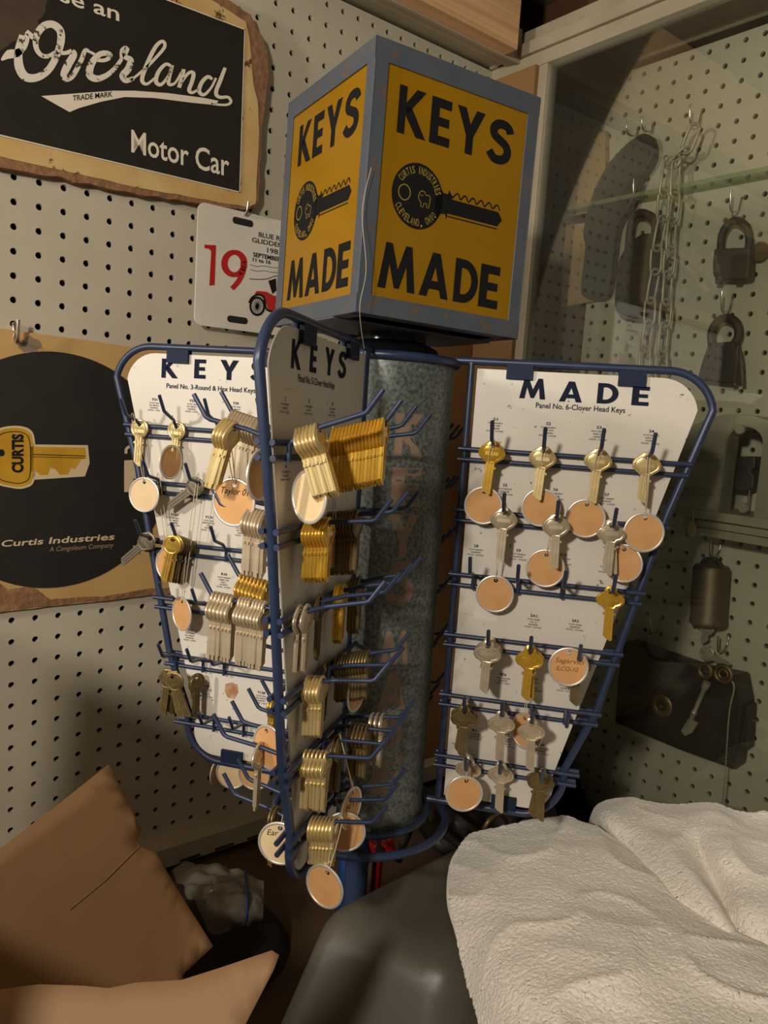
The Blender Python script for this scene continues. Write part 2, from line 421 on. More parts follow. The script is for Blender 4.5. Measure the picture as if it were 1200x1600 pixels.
ring(0.0668, -0.170, 0.0042, 'top_ring'); ring(0.0700, -0.630, 0.0038, 'base_ring'); ring(0.0900, -0.640, 0.0042, 'base_ring')
MB().lathe([(0.012, 0.01), (0.012, ZL(-0.632))], Matrix.Identity(4), 20).build('stem', m_blue, rack)
MB().lathe([(0.0, 0.0), (0.034, 0.0), (0.034, 0.006), (0.018, 0.014), (0.0, 0.014)], Matrix.Identity(4), 40).build('foot', m_bluegrey, rack)

# lightbox
BXT = Vector((-0.0061, 0.0247, 0)); BM = Matrix.Translation((0.2721, -0.3173, 0)) @ Matrix.Rotation(BXT.length, 4, BXT) @ Matrix.Rotation(-4.066 - PI / 4, 4, 'Z')
S_, BZ0, BZ1 = 0.1744, -0.1433, 0.0743; H_ = S_ / 2
def boxmap(face):
    if face == 'R': return lambda u, v, d=0.0: (-H_ - d, H_ - u, BZ0 + v)
    if face == 'L': return lambda u, v, d=0.0: (H_ - u, H_ + d, BZ0 + v)
    if face == 'P': return lambda u, v, d=0.0: (H_ + d, -H_ + u, BZ0 + v)
    return lambda u, v, d=0.0: (-H_ + u, -H_ - d, BZ0 + v)
BH = BZ1 - BZ0
fr = MB()
for fc in 'RLPQ':
    fm = boxmap(fc)
    def slab(u0, u1, v0, v1, d0, d1, fm=fm):
        fr.prism([fm(u0, v0, d1), fm(u1, v0, d1), fm(u1, v1, d1), fm(u0, v1, d1)], [fm(u0, v0, d0), fm(u1, v0, d0), fm(u1, v1, d0), fm(u0, v1, d0)])
    slab(0.0, S_, 0, 0.0160, -0.0012, 0.0); slab(0.0, S_, BH - 0.0175, BH, -0.0012, 0.0)
    slab(0.0, 0.0135, 0, BH, -0.0014, -0.0002); slab(S_ - 0.0135, S_, 0, BH, -0.0014, -0.0002)
    slab(0.0, S_, 0, 0.001, -0.015, 0.0)      # flange under the box
fr.box((-H_ + .001, -H_ + .001, BZ1 - 0.002), (H_ - .001, H_ - .001, BZ1 - 0.0005))
fr.box((-0.045, -H_, BZ0 - 0.0015), (0.045, H_, BZ0 + 0.0005))
sb = fr.build('sign_box', m_bluegrey, rack); sb.matrix_local = RACKM.inverted() @ BM
bevel(sb, 0.0007, 2)
def circ_text(mb, fn, text, cx, cy, r, a0, a1, h, inward, sx=1.0):
    n = len(text)
    for i, ch in enumerate(text):
        if ch == ' ': continue
        a = math.radians(a0 + (a1 - a0) * (i + 0.5) / n)
        vs, fs, wd = font_mesh(ch, 0.012)
        uw = abs(math.radians(a1 - a0)) * r / n * 0.80
        if ch == 'I' : uw *= 0.35
        rad = (math.cos(a), math.sin(a)); tan = (-math.sin(a), math.cos(a))
        sg = -1 if not inward else 1
        out = []
        for x, y in vs:
            X = (x / wd - 0.5) * uw * sg; Y = (y - 0.5) * h * (1 if not inward else -1)
            out.append(fn(cx + rad[0] * (r + Y) + tan[0] * X, cy + rad[1] * (r + Y) + tan[1] * X))
        mb.add(out, fs)
for fc in 'RLPQ':
    fm = boxmap(fc)
    pane = MB().prism([fm(.012, .014, -.0016), fm(S_ - .012, .014, -.0016), fm(S_ - .012, BH - .016, -.0016), fm(.012, BH - .016, -.0016)],
                      [fm(.012, .014, -.0036), fm(S_ - .012, .014, -.0036), fm(S_ - .012, BH - .016, -.0036), fm(.012, BH - .016, -.0036)]).build('sign_pane', m_yellow, sb)
    if fc in 'PQ': continue
    ink = MB(); fn = lambda u, v, fm=fm: fm(u, v, -.0013)
    o_ = 0.004 if fc == 'L' else 0.0
    for ch, u0, wd in (('K', .0258, .0285), ('E', .0580, .0208), ('Y', .0845, .0300), ('S', .1180, .0285)): bold_letter(ink, fn, ch, u0 + o_, .1500, wd, .0376)
    for ch, u0, wd in (('M', .0190, .0372), ('A', .0605, .0310), ('D', .0968, .0262), ('E', .1250, .0222)): bold_letter(ink, fn, ch, u0 + o_ * 1.5, .0237, wd, .0378)
    cx, cy = .0515 + o_, .1040
    ink.poly([fn(cx + .0258 * math.cos(a * PI / 32), cy + .0268 * math.sin(a * PI / 32)) for a in range(64)])
    ink.poly([fn(*p) for p in [(cx + .019, cy + .016), (cx + .026, cy + .0085), (cx + .0315, cy + .0085), (cx + .0315, cy - .0085), (cx + .025, cy - .009), (cx + .018, cy - .018)]])
    ink.poly([fn(*p) for p in [(cx + .0310, cy + .0085), (cx + .0310, cy - .0075), (cx + .087, cy - .0075), (cx + .092, cy - .001), (cx + .087, cy + .0050), (cx + .036, cy + .0050), (cx + .0318, cy + .0125)]])
    ink.poly([fn(*p) for p in [(cx + .0295, cy - .008), (cx + .0315, cy - .008), (cx + .0308, cy - .0135)]])
    tz = [(.0318, .0100)]
    x = .0318
    for q in (.0405, .049, .058, .067, .076, .085): tz += [(q - .0045, .0066), (q - .001, .0108), (q + .001, .0108), (q + .0035, .0066)]
    for i in range(len(tz) - 1): ink.ribbon([(cx + tz[i][0], cy + tz[i][1]), (cx + tz[i + 1][0], cy + tz[i + 1][1])], .0013, fn)
    ink.ribbon([(cx + .030, cy - .0098), (cx + .087, cy - .0098)], .0010, fn)
    ink.build('lettering', m_blackink, pane)
    mk = MB(); fn2 = lambda u, v, fm=fm: fm(u, v, -.0010)
    circ_text(mk, fn2, 'CURTIS INDUSTRIES', cx, cy, .0213, 152, 14, .0058, False)
    circ_text(mk, fn2, 'CLEVELAND, OHIO', cx, cy, .0213, 205, 330, .0058, True)
    ri = [(cx - .0135 + .0058 * math.cos(a * PI / 16), cy + .0005 + .0062 * math.sin(a * PI / 16)) for a in range(33)]
    mk.ribbon(ri, .0009, fn2)
    # small dog emblem in outline
    em = [(.0, .0), (.0012, .0035), (.0035, .0052), (.0062, .0045), (.0075, .0022), (.0105, .0030), (.0122, .0012), (.0118, -.004), (.0112, -.0075), (.0092, -.0075), (.0088, -.0045), (.0062, -.0045), (.0055, -.0078), (.0032, -.0078), (.0030, -.0042), (.0010, -.0028), (.0, .0)]
    mk.ribbon([(cx + .0005 + a, cy + .0002 + b) for a, b in em], .0007, fn2)
    mk.ribbon([(cx + .0025, cy + .0022), (cx + .0038, cy + .0010), (cx + .0052, cy + .0022)], .0006, fn2)
    mk.build('emblem', mat('yellow_print', (150, 128, 48), 0.5), pane)

# wire panels
TR = 0.0037; WR = 0.0023
def lp(pts): return [Vector(p) for p in pts]
HOOKS = {
 ('C', 1): {0: [(0.271, 0.0274, 0.060), (0.222, 0.0234, 0.060), (0.175, 0.0217, 0.060), (0.124, 0.0171, 0.060)], 1: [(0.231, 0.0141, 0.060), (0.184, 0.0165, 0.060), (0.139, 0.0159, 0.060)], 2: [(0.234, 0.0204, 0.060), (0.191, 0.0194, 0.060), (0.152, 0.0206, 0.060), (0.118, 0.0219, 0.060)], 3: [(0.203, 0.0152, 0.060), (0.161, 0.0158, 0.060), (0.142, 0.0232, 0.060)], 4: [(0.198, 0.0139, 0.060), (0.162, 0.0118, 0.060), (0.129, 0.0105, 0.060), (0.105, 0.0143, 0.060)], 5: [(0.180, 0.0170, 0.060), (0.143, 0.0193, 0.060), (0.119, 0.0221, 0.060)]},
 ('R', -1): {0: [(0.110, 0.0159, 0.052), (0.157, 0.0128, 0.052), (0.207, 0.0152, 0.052), (0.250, 0.0142, 0.052)], 1: [(0.126, 0.0123, 0.052), (0.174, 0.0095, 0.052), (0.224, 0.0071, 0.052)], 2: [(0.100, 0.0158, 0.052), (0.144, 0.0131, 0.052), (0.186, 0.0117, 0.052), (0.229, 0.0122, 0.052)], 3: [(0.122, 0.0117, 0.052), (0.161, 0.0105, 0.052), (0.205, 0.0082, 0.052)], 4: [(0.105, 0.0076, 0.052), (0.140, 0.0075, 0.052), (0.168, 0.0049, 0.052), (0.200, 0.0057, 0.052)], 5: [(0.111, 0.0139, 0.052), (0.143, 0.0159, 0.052), (0.182, 0.0139, 0.052)]},
 ('C', -1): {0: [(0.257, 0.0176, 0.060), (0.216, 0.0219, 0.060)], 1: [(0.228, 0.0138, 0.060), (0.180, 0.014, 0.060)], 2: [(0.236, 0.0103, 0.060), (0.192, 0.0181, 0.060)], 3: [(0.150, 0.014, 0.060)], 4: [(0.205, 0.0136, 0.060), (0.172, 0.0137, 0.060), (0.140, 0.0147, 0.060), (0.112, 0.0144, 0.060)], 5: [(0.181, 0.0176, 0.060), (0.154, 0.0193, 0.060)]},
 ('L', 1): {0: [(0.270, 0.0152, 0.036), (0.226, 0.0211, 0.036), (0.176, 0.0202, 0.036), (0.120, 0.0236, 0.036)], 1: [(0.242, 0.0142, 0.036), (0.194, 0.0147, 0.036)], 2: [(0.249, 0.0165, 0.036), (0.207, 0.0173, 0.036), (0.163, 0.0177, 0.036)], 3: [(0.219, 0.0160, 0.036), (0.181, 0.0130, 0.036)], 4: [(0.217, 0.0125, 0.036), (0.184, 0.0116, 0.036), (0.159, 0.0116, 0.036)], 5: [(0.168, 0.0101, 0.036), (0.133, 0.0108, 0.036)]},
 ('L', -1): {5: [(.185, .012, .036), (.145, .012, .036), (.115, .012, .036)]},
 ('B', 1): {k: [(.10, .014, .042), (.15, .014, .042), (.20, .014, .042)] for k in range(6)},
 ('B', -1): {k: [(.10, .014, .042), (.15, .014, .042), (.20, .014, .042)] for k in range(6)},
}
PRINT = {}
def board_poly():
    zt, zb, r0 = RK['zt'] - .007, RK['zb'] + .007, RK['r0'] + .006
    R = lambda z: Rout(z) - .012
    P = [(r0, zb), (r0, zt)]
    c = .034
    for a in range(0, 81, 10): P.append((R(zt) - c + c * math.sin(math.radians(a)), zt - c + c * math.cos(math.radians(a))))
    for a in range(70, 171, 10): P.append((R(zb) - c * .8 + c * .9 * math.sin(math.radians(a)), zb + c * .95 + c * .9 * math.cos(math.radians(a + 8)) - .002))
    P.append((R(zb) - c - .01, zb))
    return P
def frame_path():
    zt, zb, r0 = RK['zt'], RK['zb'], RK['r0']
    P = [(.066, zt), (r0, zt), (.18, zt)]
    c = .042
    for a in range(0, 81, 8): P.append((Rout(zt) - c + c * math.sin(math.radians(a)), zt - c + c * math.cos(math.radians(a))))
    for z in (-.30, -.40, -.50): P.append((Rout(z), z))
    for a in range(78, 181, 8): P.append((Rout(zb) - c + .002 + c * math.sin(math.radians(a)), zb + c + c * math.cos(math.radians(a))))
    P += [(.13, zb), (r0, zb), (.070, zb)]
    return P
def make_panel(pan):
    BP = board_poly()
    bd = MB().prism([(r, .0006, ZL(z)) for r, z in BP], [(r, -.0006, ZL(z)) for r, z in BP]).build('panel', m_board, rack)
    bd.rotation_euler = (0, 0, ANG[pan])
    MB().tube([(r, 0, ZL(z)) for r, z in frame_path()], TR, 10).build('frame', m_blue, bd)
    MB().tube([(RK['r0'], 0, ZL(RK['zb'])), (RK['r0'], 0, ZL(RK['zt']))], TR * .9, 10).build('inner_post', m_blue, bd)
    for s in (1, -1):
        y = s * (TR + WR * .7)
        for k, z in enumerate(ROWS):
            for dz in (.0052, -.0052):
                zz = z + dz
                MB().tube([(RK['r0'] - .006, y, ZL(zz)), (Rout(zz) + .005, y, ZL(zz))], WR, 8).build('crossbar', m_blue, bd)
        for (pn, sd), rows in HOOKS.items():
            if pn != pan or sd != s: continue
            for k, hs in rows.items():
                z = ROWS[k]
                for (r, dz, N) in hs:
                    yb = y + s * (WR + .0014)
                    pts = [(r, yb, ZL(z - .0075)), (r, yb, ZL(z + .004)), (r, yb + s * .0025, ZL(z + .0068)), (r, s * N * .5, ZL(z + .0068 * .5 + dz * .5)), (r, s * (N - .002), ZL(z + dz - .0003)), (r, s * (N + .0012), ZL(z + dz + .0012)), (r, s * (N + .0115), ZL(z + dz + .0165))]
                    MB().tube(pts, .0018, 8).build('hook', m_blue, bd)
        for (r, zc, up) in ((.128, RK['zt'] - .0085, 1), (.232, RK['zt'] - .0095, 1), (.148, RK['zb'] + .009, -1)):
            MB().box((r - .0125, min(s * .0008, s * .0045), ZL(zc - .007)), (r + .0125, max(s * .0008, s * .0045), ZL(zc + .007))).build('clip', m_clip, bd)
    return bd
PANELS = {p: make_panel(p) for p in 'RCLB'}

def panel_print(pan, s, udir, title, tpx, sub, spx, blocks):
    """tpx: list of (left px, right px at baseline y); spx: subtitle start/end pixels; blocks: (pixel centre, code, lines)"""
    bd = PANELS[pan]; mb = MB()
    fn = lambda u, v: (u * udir, s * .0011, ZL(v))
    for ch, (xl, xr, yb, yt) in zip(title, tpx):
        a = px_rz(pan, s, xl, yb, .001); b = px_rz(pan, s, xr, yb, .001); t = px_rz(pan, s, xl, yt, .001)
        bold_letter(mb, fn, ch, a[0] * udir, a[1], abs(b[0] - a[0]), t[1] - a[1])
    a = px_rz(pan, s, *spx[0], .001); b = px_rz(pan, s, *spx[1], .001)
    text_on(mb, fn, sub, (a[0] * udir, a[1]), (b[0] * udir, a[1]), .0050, .012)
    for (cx, cy, code, lines) in blocks:
        c = px_rz(pan, s, cx, cy, .001); u0 = c[0] * udir; z = c[1]
        text_on(mb, fn, code, (u0 - .0011 * len(code), z), (u0 + .0011 * len(code), z), .0026, .02)
        for i, ln in enumerate(lines):
            hw = .00052 * len(ln); zz = z - .0032 - i * .0026
            text_on(mb, fn, ln, (u0 - hw, zz), (u0 + hw, zz), .0014, .012)
    mb.build('printed_lettering', m_ink, bd)
SG = ['TO FIT SARGENT', 'CHECK WITH', 'SUGGESTED', 'STOCK - 1/2 DOZ.']
S3 = ['TO FIT SARGENT', 'SUGGESTED', 'STOCK - 1/4 DOZ.']
panel_print('R', -1, 1, 'MADE', [(811, 852, 622, 590), (873, 909, 627, 595), (932, 965, 630, 598), (986, 1013, 633, 603)], 'Panel No. 6-Clover Head Keys', ((837, 637), (976, 650)),
    [(774, 657, 'S1', SG), (857, 664, 'S2', SG), (936, 670, 'S3', SG), (1018, 676, 'S4', SG), (789, 760, 'S5', S3), (868, 767, 'S6', S3), (948, 775, 'S7', S3),
     (744, 855, 'S8', S3), (810, 862, 'S9', S3), (880, 869, 'S10', S3), (950, 882, 'S13', S3), (834, 964, 'SA1', ['TO FIT SAGER', 'NO. 12', 'SUGGESTED', 'STOCK - 1/4 DOZ.']), (899, 972, 'SA2', ['TO FIT SAGER', 'SUGGESTED', 'STOCK - 1/4 DOZ.']),
     (786, 1056, 'SC6', ['TO FIT SCHLAGE', 'SUGGESTED', 'STOCK - 5 DOZ.']), (834, 1063, 'SE1', ['TO FIT SEGAL', 'NO. 1', 'SUGGESTED', 'STOCK - 1/4 DOZ.']), (884, 1068, 'SE2', ['TO FIT SEGAL', 'SUGGESTED', 'STOCK - 1/4 DOZ.']),
     (741, 1143, 'R1', S3), (792, 1151, 'K7', SG), (846, 1166, 'K9', S3)])
YL = ['TO FIT YALE', 'NO. 998 ETC', 'SUGGESTED', 'STOCK - 1 DOZ.']
panel_print('L', 1, -1, 'KEYS', [(252, 278, 590, 560), (303, 321, 591, 561), (343, 372, 593, 562), (390, 410, 594, 563)], 'Panel No. 3-Round & Hex Head Keys', ((260, 606), (399, 606)),
    [(241, 626, 'Y31', YL), (300, 628, 'Y33', YL), (368, 632, 'Y34', YL), (344, 722, 'Y52', YL), (272, 806, 'Y101', YL), (326, 810, 'Y131', ['TO FIT YALE', 'MORTISE STYLE', 'TAFT', 'SUGGESTED', 'STOCK - 1/4 DOZ.']), (378, 822, 'Y14', YL),
     (350, 899, 'R10', ['TO FIT RUSSWIN', 'CORBIN, TOOL', 'NOS. 1', 'SUGGESTED', 'STOCK - 1/4 DOZ.']), (297, 986, 'Y55', YL), (333, 990, 'Y60', YL), (322, 1074, 'T10', ['TO FIT TAYLOR', 'LOCK CO.', 'SUGGESTED', 'STOCK - 1/2 DOZ.']), (408, 1084, 'Y138', YL)])
panel_print('C', 1, -1, 'KEYS', [(455, 470, 575, 528), (484, 494, 581, 536), (507, 521, 585, 541), (527, 540, 589, 546)], 'Panel No. 5-Clover Head Keys', ((466, 596), (523, 606)),
    [(446, 626, 'C', S3), (483, 630, 'D', S3), (520, 634, 'E', S3), (447, 732, 'H', S3)])
# corner wear on the left panel: torn paper patch, silver sticker on the right panel
def patch(pan, s, pts, name, m, n=.0009):
    P = [px_rz(pan, s, x, y, n) for x, y in pts]
    MB().prism([(r, s * (n + .0002), ZL(z)) for r, z in P], [(r, s * .0005, ZL(z)) for r, z in P]).build(name, m, PANELS[pan])
patch('L', 1, [(352, 1069), (362, 1066), (371, 1070), (372, 1082), (366, 1092), (356, 1090), (351, 1080)], 'torn_patch', mat('torn_card', (196, 168, 132), .8, var=(150, 96, 54), scale=90, mix=.4))
patch('R', -1, [(743, 943), (778, 953), (777, 972), (741, 965)], 'clear_sticker', mat('sticker_film', (226, 220, 210), .2))

# ------------------------------------------------------------------ keys and tags
OUT = {
 'round': [(.0105 * math.sin(a * PI / 12), -.0062 + .0105 * math.cos(a * PI / 12)) for a in range(24)],
 'clover': None, 'oval': None, 'hex': None}
def sym(h): return h + [(-x, z) for x, z in reversed(h) if x > 1e-6]
OUT['clover'] = sym([(0, .0052), (.0038, .0042), (.0056, .0012), (.0060, -.0022), (.0098, -.0030), (.0128, -.0062), (.0130, -.0102), (.0104, -.0136), (.0062, -.0150), (.0044, -.0178)])
OUT['oval'] = sym([(0, .0048), (.0040, .0038), (.0072, .0008), (.0112, -.0028), (.0131, -.0072), (.0120, -.0112), (.0082, -.0144), (.0048, -.0168), (.0042, -.0182)])
OUT['hex'] = sym([(0, .0048), (.0060, .0042), (.0112, -.0058), (.0064, -.0150), (.0044, -.0172)])
def bow_mesh(kind):
    P = OUT[kind]; n = 40; t = .00115; hr = .0027
    def far(a):
        dx, dz = math.cos(a), math.sin(a); best = hr
        for i in range(len(P)):
            x1, z1 = P[i]; x2, z2 = P[(i + 1) % len(P)]; ex, ez = x2 - x1, z2 - z1
            den = dx * ez - dz * ex
            if abs(den) < 1e-12: continue
            tt = (x1 * ez - z1 * ex) / den; u = (x1 * dz - z1 * dx) / den
            if tt > 0 and -1e-6 <= u <= 1 + 1e-6: best = max(best, tt)
        return best
    vs = []; fs = []
    rings = [(hr, t, 0), (None, t, -.0010), (None, t - .0006, 0), (None, -t + .0006, 0), (None, -t, -.0010), (hr, -t, 0)]
    for (r, y, ins) in rings:
        for k in range(n):
            a = 2 * PI * k / n; R = r if r else far(a) + ins
            vs.append((R * math.cos(a), y, R * math.sin(a)))
    m_ = len(rings)
    for i in range(m_):
        j = (i + 1) % m_
        for k in range(n):
            k2 = (k + 1) % n; fs.append((i * n + k, j * n + k, j * n + k2, i * n + k2))
    mb = MB(); mb.add(vs, fs)
    # stamped border on both faces
    c = -.0075 if kind != 'round' else -.0085
    for y in (t + .0001, -t - .0001):
        mb.box((-.0062, min(y, y * .8), c - .0021), (.0062, max(y, y * .8), c + .0013))
    cz = -.0072
    rim = [(p[0] * .80, cz + (p[1] - cz) * .80) for p in P]
    rim = [p for p in rim if math.hypot(*p) > .0036]
    for y in (t, -t):
        k0 = min(range(len(rim)), key=lambda i: abs(math.atan2(rim[i][0], rim[i][1])))
        seq = rim[k0:] + rim[:k0]
        mb.tube([(x, y, z) for x, z in seq], .00055, 5, True)
    return mb
def blade_mesh(L=.047, top=-.0165, w_=.0041):
    t = .00095
    prof = [(-w_, top), (-w_, -.0205), (-w_ - .0016, -.0205), (-w_ - .0016, -.0225), (-w_, -.0225), (-w_, -L + .0010), (-w_ + .0016, -L), (w_ - .0022, -L + .0028), (w_, -L + .0050), (w_, -.0225), (w_ + .0016, -.0225), (w_ + .0016, -.0205), (w_, -.0205), (w_, top)]
    mb = MB().prism([(x, t, z) for x, z in prof], [(x, -t, z) for x, z in prof])
    for (a, b) in ((-.0040, -.0026), (-.0012, .0002), (.0016, .0030)):
        for y in (t, -t):
            mb.box((a, min(y, y * 1.75), -L + .0045), (b, max(y, y * 1.75), top))
    return mb
KEYP = {}
def key_proto(kind, mt, L=.047):
    k = (kind, mt.name, L)
    if k not in KEYP:
        top = {'round': -.0150, 'clover': -.0160, 'oval': -.0165, 'hex': -.0155}[kind]
        b = bow_mesh(kind).build('key', mt); bl = blade_mesh(L, top).build('blade', mt, b)
        KEYP[k] = (b, [False])
    return KEYP[k]
def key_at(world, rotm, kind, mt, label, group=None, L=.047):
    src, used = key_proto(kind, mt, L)
    if not used[0]: o = src; used[0] = True
    else: o = copy_tree(src)
    for pk in ('group',):
        if pk in o: del o[pk]
    tag(o, label, 'key', group)
    o.matrix_basis = Matrix.Translation(world) @ rotm
    return o
def hookz(pan, s, row, hi, n):
    r, dz, N = HOOKS[(pan, s)][row][hi]
    f = min(max(n / N, 0), 1); return r, ROWS[row] + .0068 * (1 - f) + dz * f
def facing(pan, s):
    return PM(pan).to_3x3().to_4x4() @ Matrix.Rotation(0 if s == 1 else PI, 4, 'Z')
def hang(pan, s, row, hi, n, kind, mt, label, swing=0, tilt=0, yaw=0, group=None, drop=0, L=.047, dr=0):
    r, z = hookz(pan, s, row, hi, n)
    wpos = pt(pan, s, r + dr, n, z - .0009 - drop)
    R = facing(pan, s) @ Matrix.Rotation(math.radians(yaw), 4, 'Z') @ Matrix.Rotation(math.radians(tilt), 4, 'X') @ Matrix.Rotation(math.radians(swing), 4, 'Y')
    return key_at(wpos, R, kind, mt, label, group, L)
def stack(pan, s, row, hi, x0, x1, y, cnt, kind, mt, label, group, swing=0, tilt=0, L=.047, jit=2.0):
    r, dz, N = HOOKS[(pan, s)][row][hi]
    n0, _ = px_n(pan, s, x0, y, r); n1, _ = px_n(pan, s, x1, y, r)
    n0, n1 = max(min(n0, n1), .007), min(max(n0, n1), N + .02)
    if n1 - n0 < .0026 * (cnt - 1): n1 = n0 + .0026 * (cnt - 1)
    if n1 > N: n1 = N; n0 = max(.009, min(n0, n1 - .0026 * (cnt - 1)))
    for i in range(cnt):
        n = n0 + (n1 - n0) * (i / max(cnt - 1, 1))
        hang(pan, s, row, hi, n, kind, mt, label, swing + random.uniform(-jit, jit), tilt + random.uniform(-.4, .4), 0, group, L=L)

m_nb = mat('pale_brass', (234, 214, 160), 0.3, 0.6, var=(212, 186, 126), scale=80, mix=0.6)
m_dk = mat('dark_nickel', (120, 112, 96), 0.42, 0.6)
# right panel, single keys
q = lambda *a, **k: hang('R', -1, *a, **k)
q(0, 0, .028, 'oval', m_gold, 'yellow brass key, first on the top row of the white MADE panel', -4)
q(0, 1, .028, 'oval', m_nb, 'pale brass key, second on the top row of the white MADE panel', -3)
q(0, 2, .028, 'oval', m_nb, 'pinkish brass key with beaded left edge, third on the top row of the MADE panel', -3)
q(0, 3, .028, 'oval', m_nb, 'short pale brass key, outermost on the top row of the MADE panel', -3, L=.042)
q(1, 0, .032, 'oval', m_nickel, 'dull nickel key, first on the second row of the MADE panel', -1)
q(1, 1, .036, 'oval', m_nickel, 'plain nickel key with small round stamp, second on the second row of the MADE panel', 2)
q(1, 2, .034, 'clover', m_nickel, 'front nickel clover key of the pair on the second row of the MADE panel', 0)
q(1, 2, .026, 'clover', m_nickel, 'rear nickel key showing a serrated edge behind its twin, second row of the MADE panel', 7)
q(2, 3, .032, 'clover', m_gold, 'ribbed golden brass key hanging alone on the third row of the MADE panel', 1)
for i in range(5): q(3, 0, .022 + i * .0066, 'clover', m_nickel, 'nickel clover key in the thick stack on the fourth row of the MADE panel', -1, group='stack of nickel clover keys')
q(3, 1, .048, 'clover', m_gold, 'front bright brass clover key, fourth row of the MADE panel', -1)
q(3, 1, .040, 'clover', m_gold, 'bright brass key behind its twin on the fourth row of the MADE panel', 4)
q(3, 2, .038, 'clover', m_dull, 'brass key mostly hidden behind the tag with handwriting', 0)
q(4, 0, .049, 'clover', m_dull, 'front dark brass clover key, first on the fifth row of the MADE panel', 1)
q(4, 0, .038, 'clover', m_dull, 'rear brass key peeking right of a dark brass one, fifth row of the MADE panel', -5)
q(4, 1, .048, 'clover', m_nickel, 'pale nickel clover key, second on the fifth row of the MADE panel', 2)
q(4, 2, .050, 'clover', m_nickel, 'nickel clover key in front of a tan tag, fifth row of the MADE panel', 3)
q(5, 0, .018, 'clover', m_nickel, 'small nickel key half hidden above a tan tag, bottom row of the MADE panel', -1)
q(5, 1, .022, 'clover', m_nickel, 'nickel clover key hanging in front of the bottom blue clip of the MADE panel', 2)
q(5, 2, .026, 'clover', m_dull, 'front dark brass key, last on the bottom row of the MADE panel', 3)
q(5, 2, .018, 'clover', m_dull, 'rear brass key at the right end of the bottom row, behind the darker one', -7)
# left panel
q = lambda *a, **k: hang('L', 1, *a, **k)
q(0, 0, .010, 'round', m_nb, 'round headed pale key, outermost on the top row of the left KEYS panel', -2)
q(0, 1, .010, 'round', m_nb, 'round headed pale key, second on the top row of the left KEYS panel', -3, drop=.001)
q(1, 1, .016, 'round', m_dk, 'dark grey key swung sideways over the second row of the left KEYS panel', -52)
q(2, 0, .016, 'hex', m_dk, 'dark grey key swung out past the left edge of the rack, third row', -48)
for i in range(9): q(2, 1, .011 + i * .0039, 'round', m_brass if i > 6 else m_dull, 'round brass key in the thick stack on the third row of the left KEYS panel', -8 + random.uniform(-4, 4), group='stack of round brass keys')
for i, (sw, tl, dr) in enumerate(((6, 0, .006), (-4, 4, .003), (14, 0, -.003), (20, 6, -.006), (26, 2, -.009))):
    q(4, 0, .014 + i * .0040, 'hex' if i % 2 else 'round', m_dull, 'tarnished key in the loose bunch tied with string on the left KEYS panel', sw, tl, group='bunch of tarnished keys on string', drop=.020, dr=dr)
q(4, 1, .022, 'round', m_dull, 'key turned edge on at the lower left, beside the bunch tied with string', 0, 0, yaw=62, drop=.018)
# centre panel, right hand side
S = lambda *a, **k: stack('C', 1, *a, **k)
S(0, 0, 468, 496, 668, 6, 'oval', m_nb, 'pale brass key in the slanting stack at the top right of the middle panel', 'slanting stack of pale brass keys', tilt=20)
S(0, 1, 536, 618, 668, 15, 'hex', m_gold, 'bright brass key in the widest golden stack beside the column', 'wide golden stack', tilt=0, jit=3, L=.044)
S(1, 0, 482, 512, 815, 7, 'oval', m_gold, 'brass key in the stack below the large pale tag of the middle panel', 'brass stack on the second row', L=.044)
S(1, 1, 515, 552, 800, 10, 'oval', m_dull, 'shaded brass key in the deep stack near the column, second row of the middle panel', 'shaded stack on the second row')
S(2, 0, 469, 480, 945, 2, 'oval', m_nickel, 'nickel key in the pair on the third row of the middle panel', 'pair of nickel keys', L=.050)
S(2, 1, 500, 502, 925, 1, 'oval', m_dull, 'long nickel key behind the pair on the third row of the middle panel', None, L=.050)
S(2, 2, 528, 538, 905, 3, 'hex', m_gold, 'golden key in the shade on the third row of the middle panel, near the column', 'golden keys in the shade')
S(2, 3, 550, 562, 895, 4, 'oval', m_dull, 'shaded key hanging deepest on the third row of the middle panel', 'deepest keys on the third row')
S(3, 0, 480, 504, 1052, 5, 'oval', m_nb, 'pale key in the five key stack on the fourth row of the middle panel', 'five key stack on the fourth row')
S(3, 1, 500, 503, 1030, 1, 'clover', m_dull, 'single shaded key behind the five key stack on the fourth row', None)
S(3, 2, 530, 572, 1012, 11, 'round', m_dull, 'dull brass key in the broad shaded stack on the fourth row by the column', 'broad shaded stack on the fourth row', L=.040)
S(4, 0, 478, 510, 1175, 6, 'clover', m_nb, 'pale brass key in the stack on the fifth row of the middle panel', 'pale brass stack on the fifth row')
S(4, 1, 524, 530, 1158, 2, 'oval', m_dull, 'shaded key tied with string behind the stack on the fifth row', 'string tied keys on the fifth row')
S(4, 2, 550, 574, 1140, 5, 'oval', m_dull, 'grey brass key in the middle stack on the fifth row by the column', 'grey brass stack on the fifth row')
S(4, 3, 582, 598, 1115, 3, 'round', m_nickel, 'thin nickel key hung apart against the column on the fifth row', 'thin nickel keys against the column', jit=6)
S(5, 0, 488, 522, 1280, 7, 'round', m_nb, 'pale brass key in the split stack on the bottom row of the middle panel', 'split stack on the bottom row', L=.040)
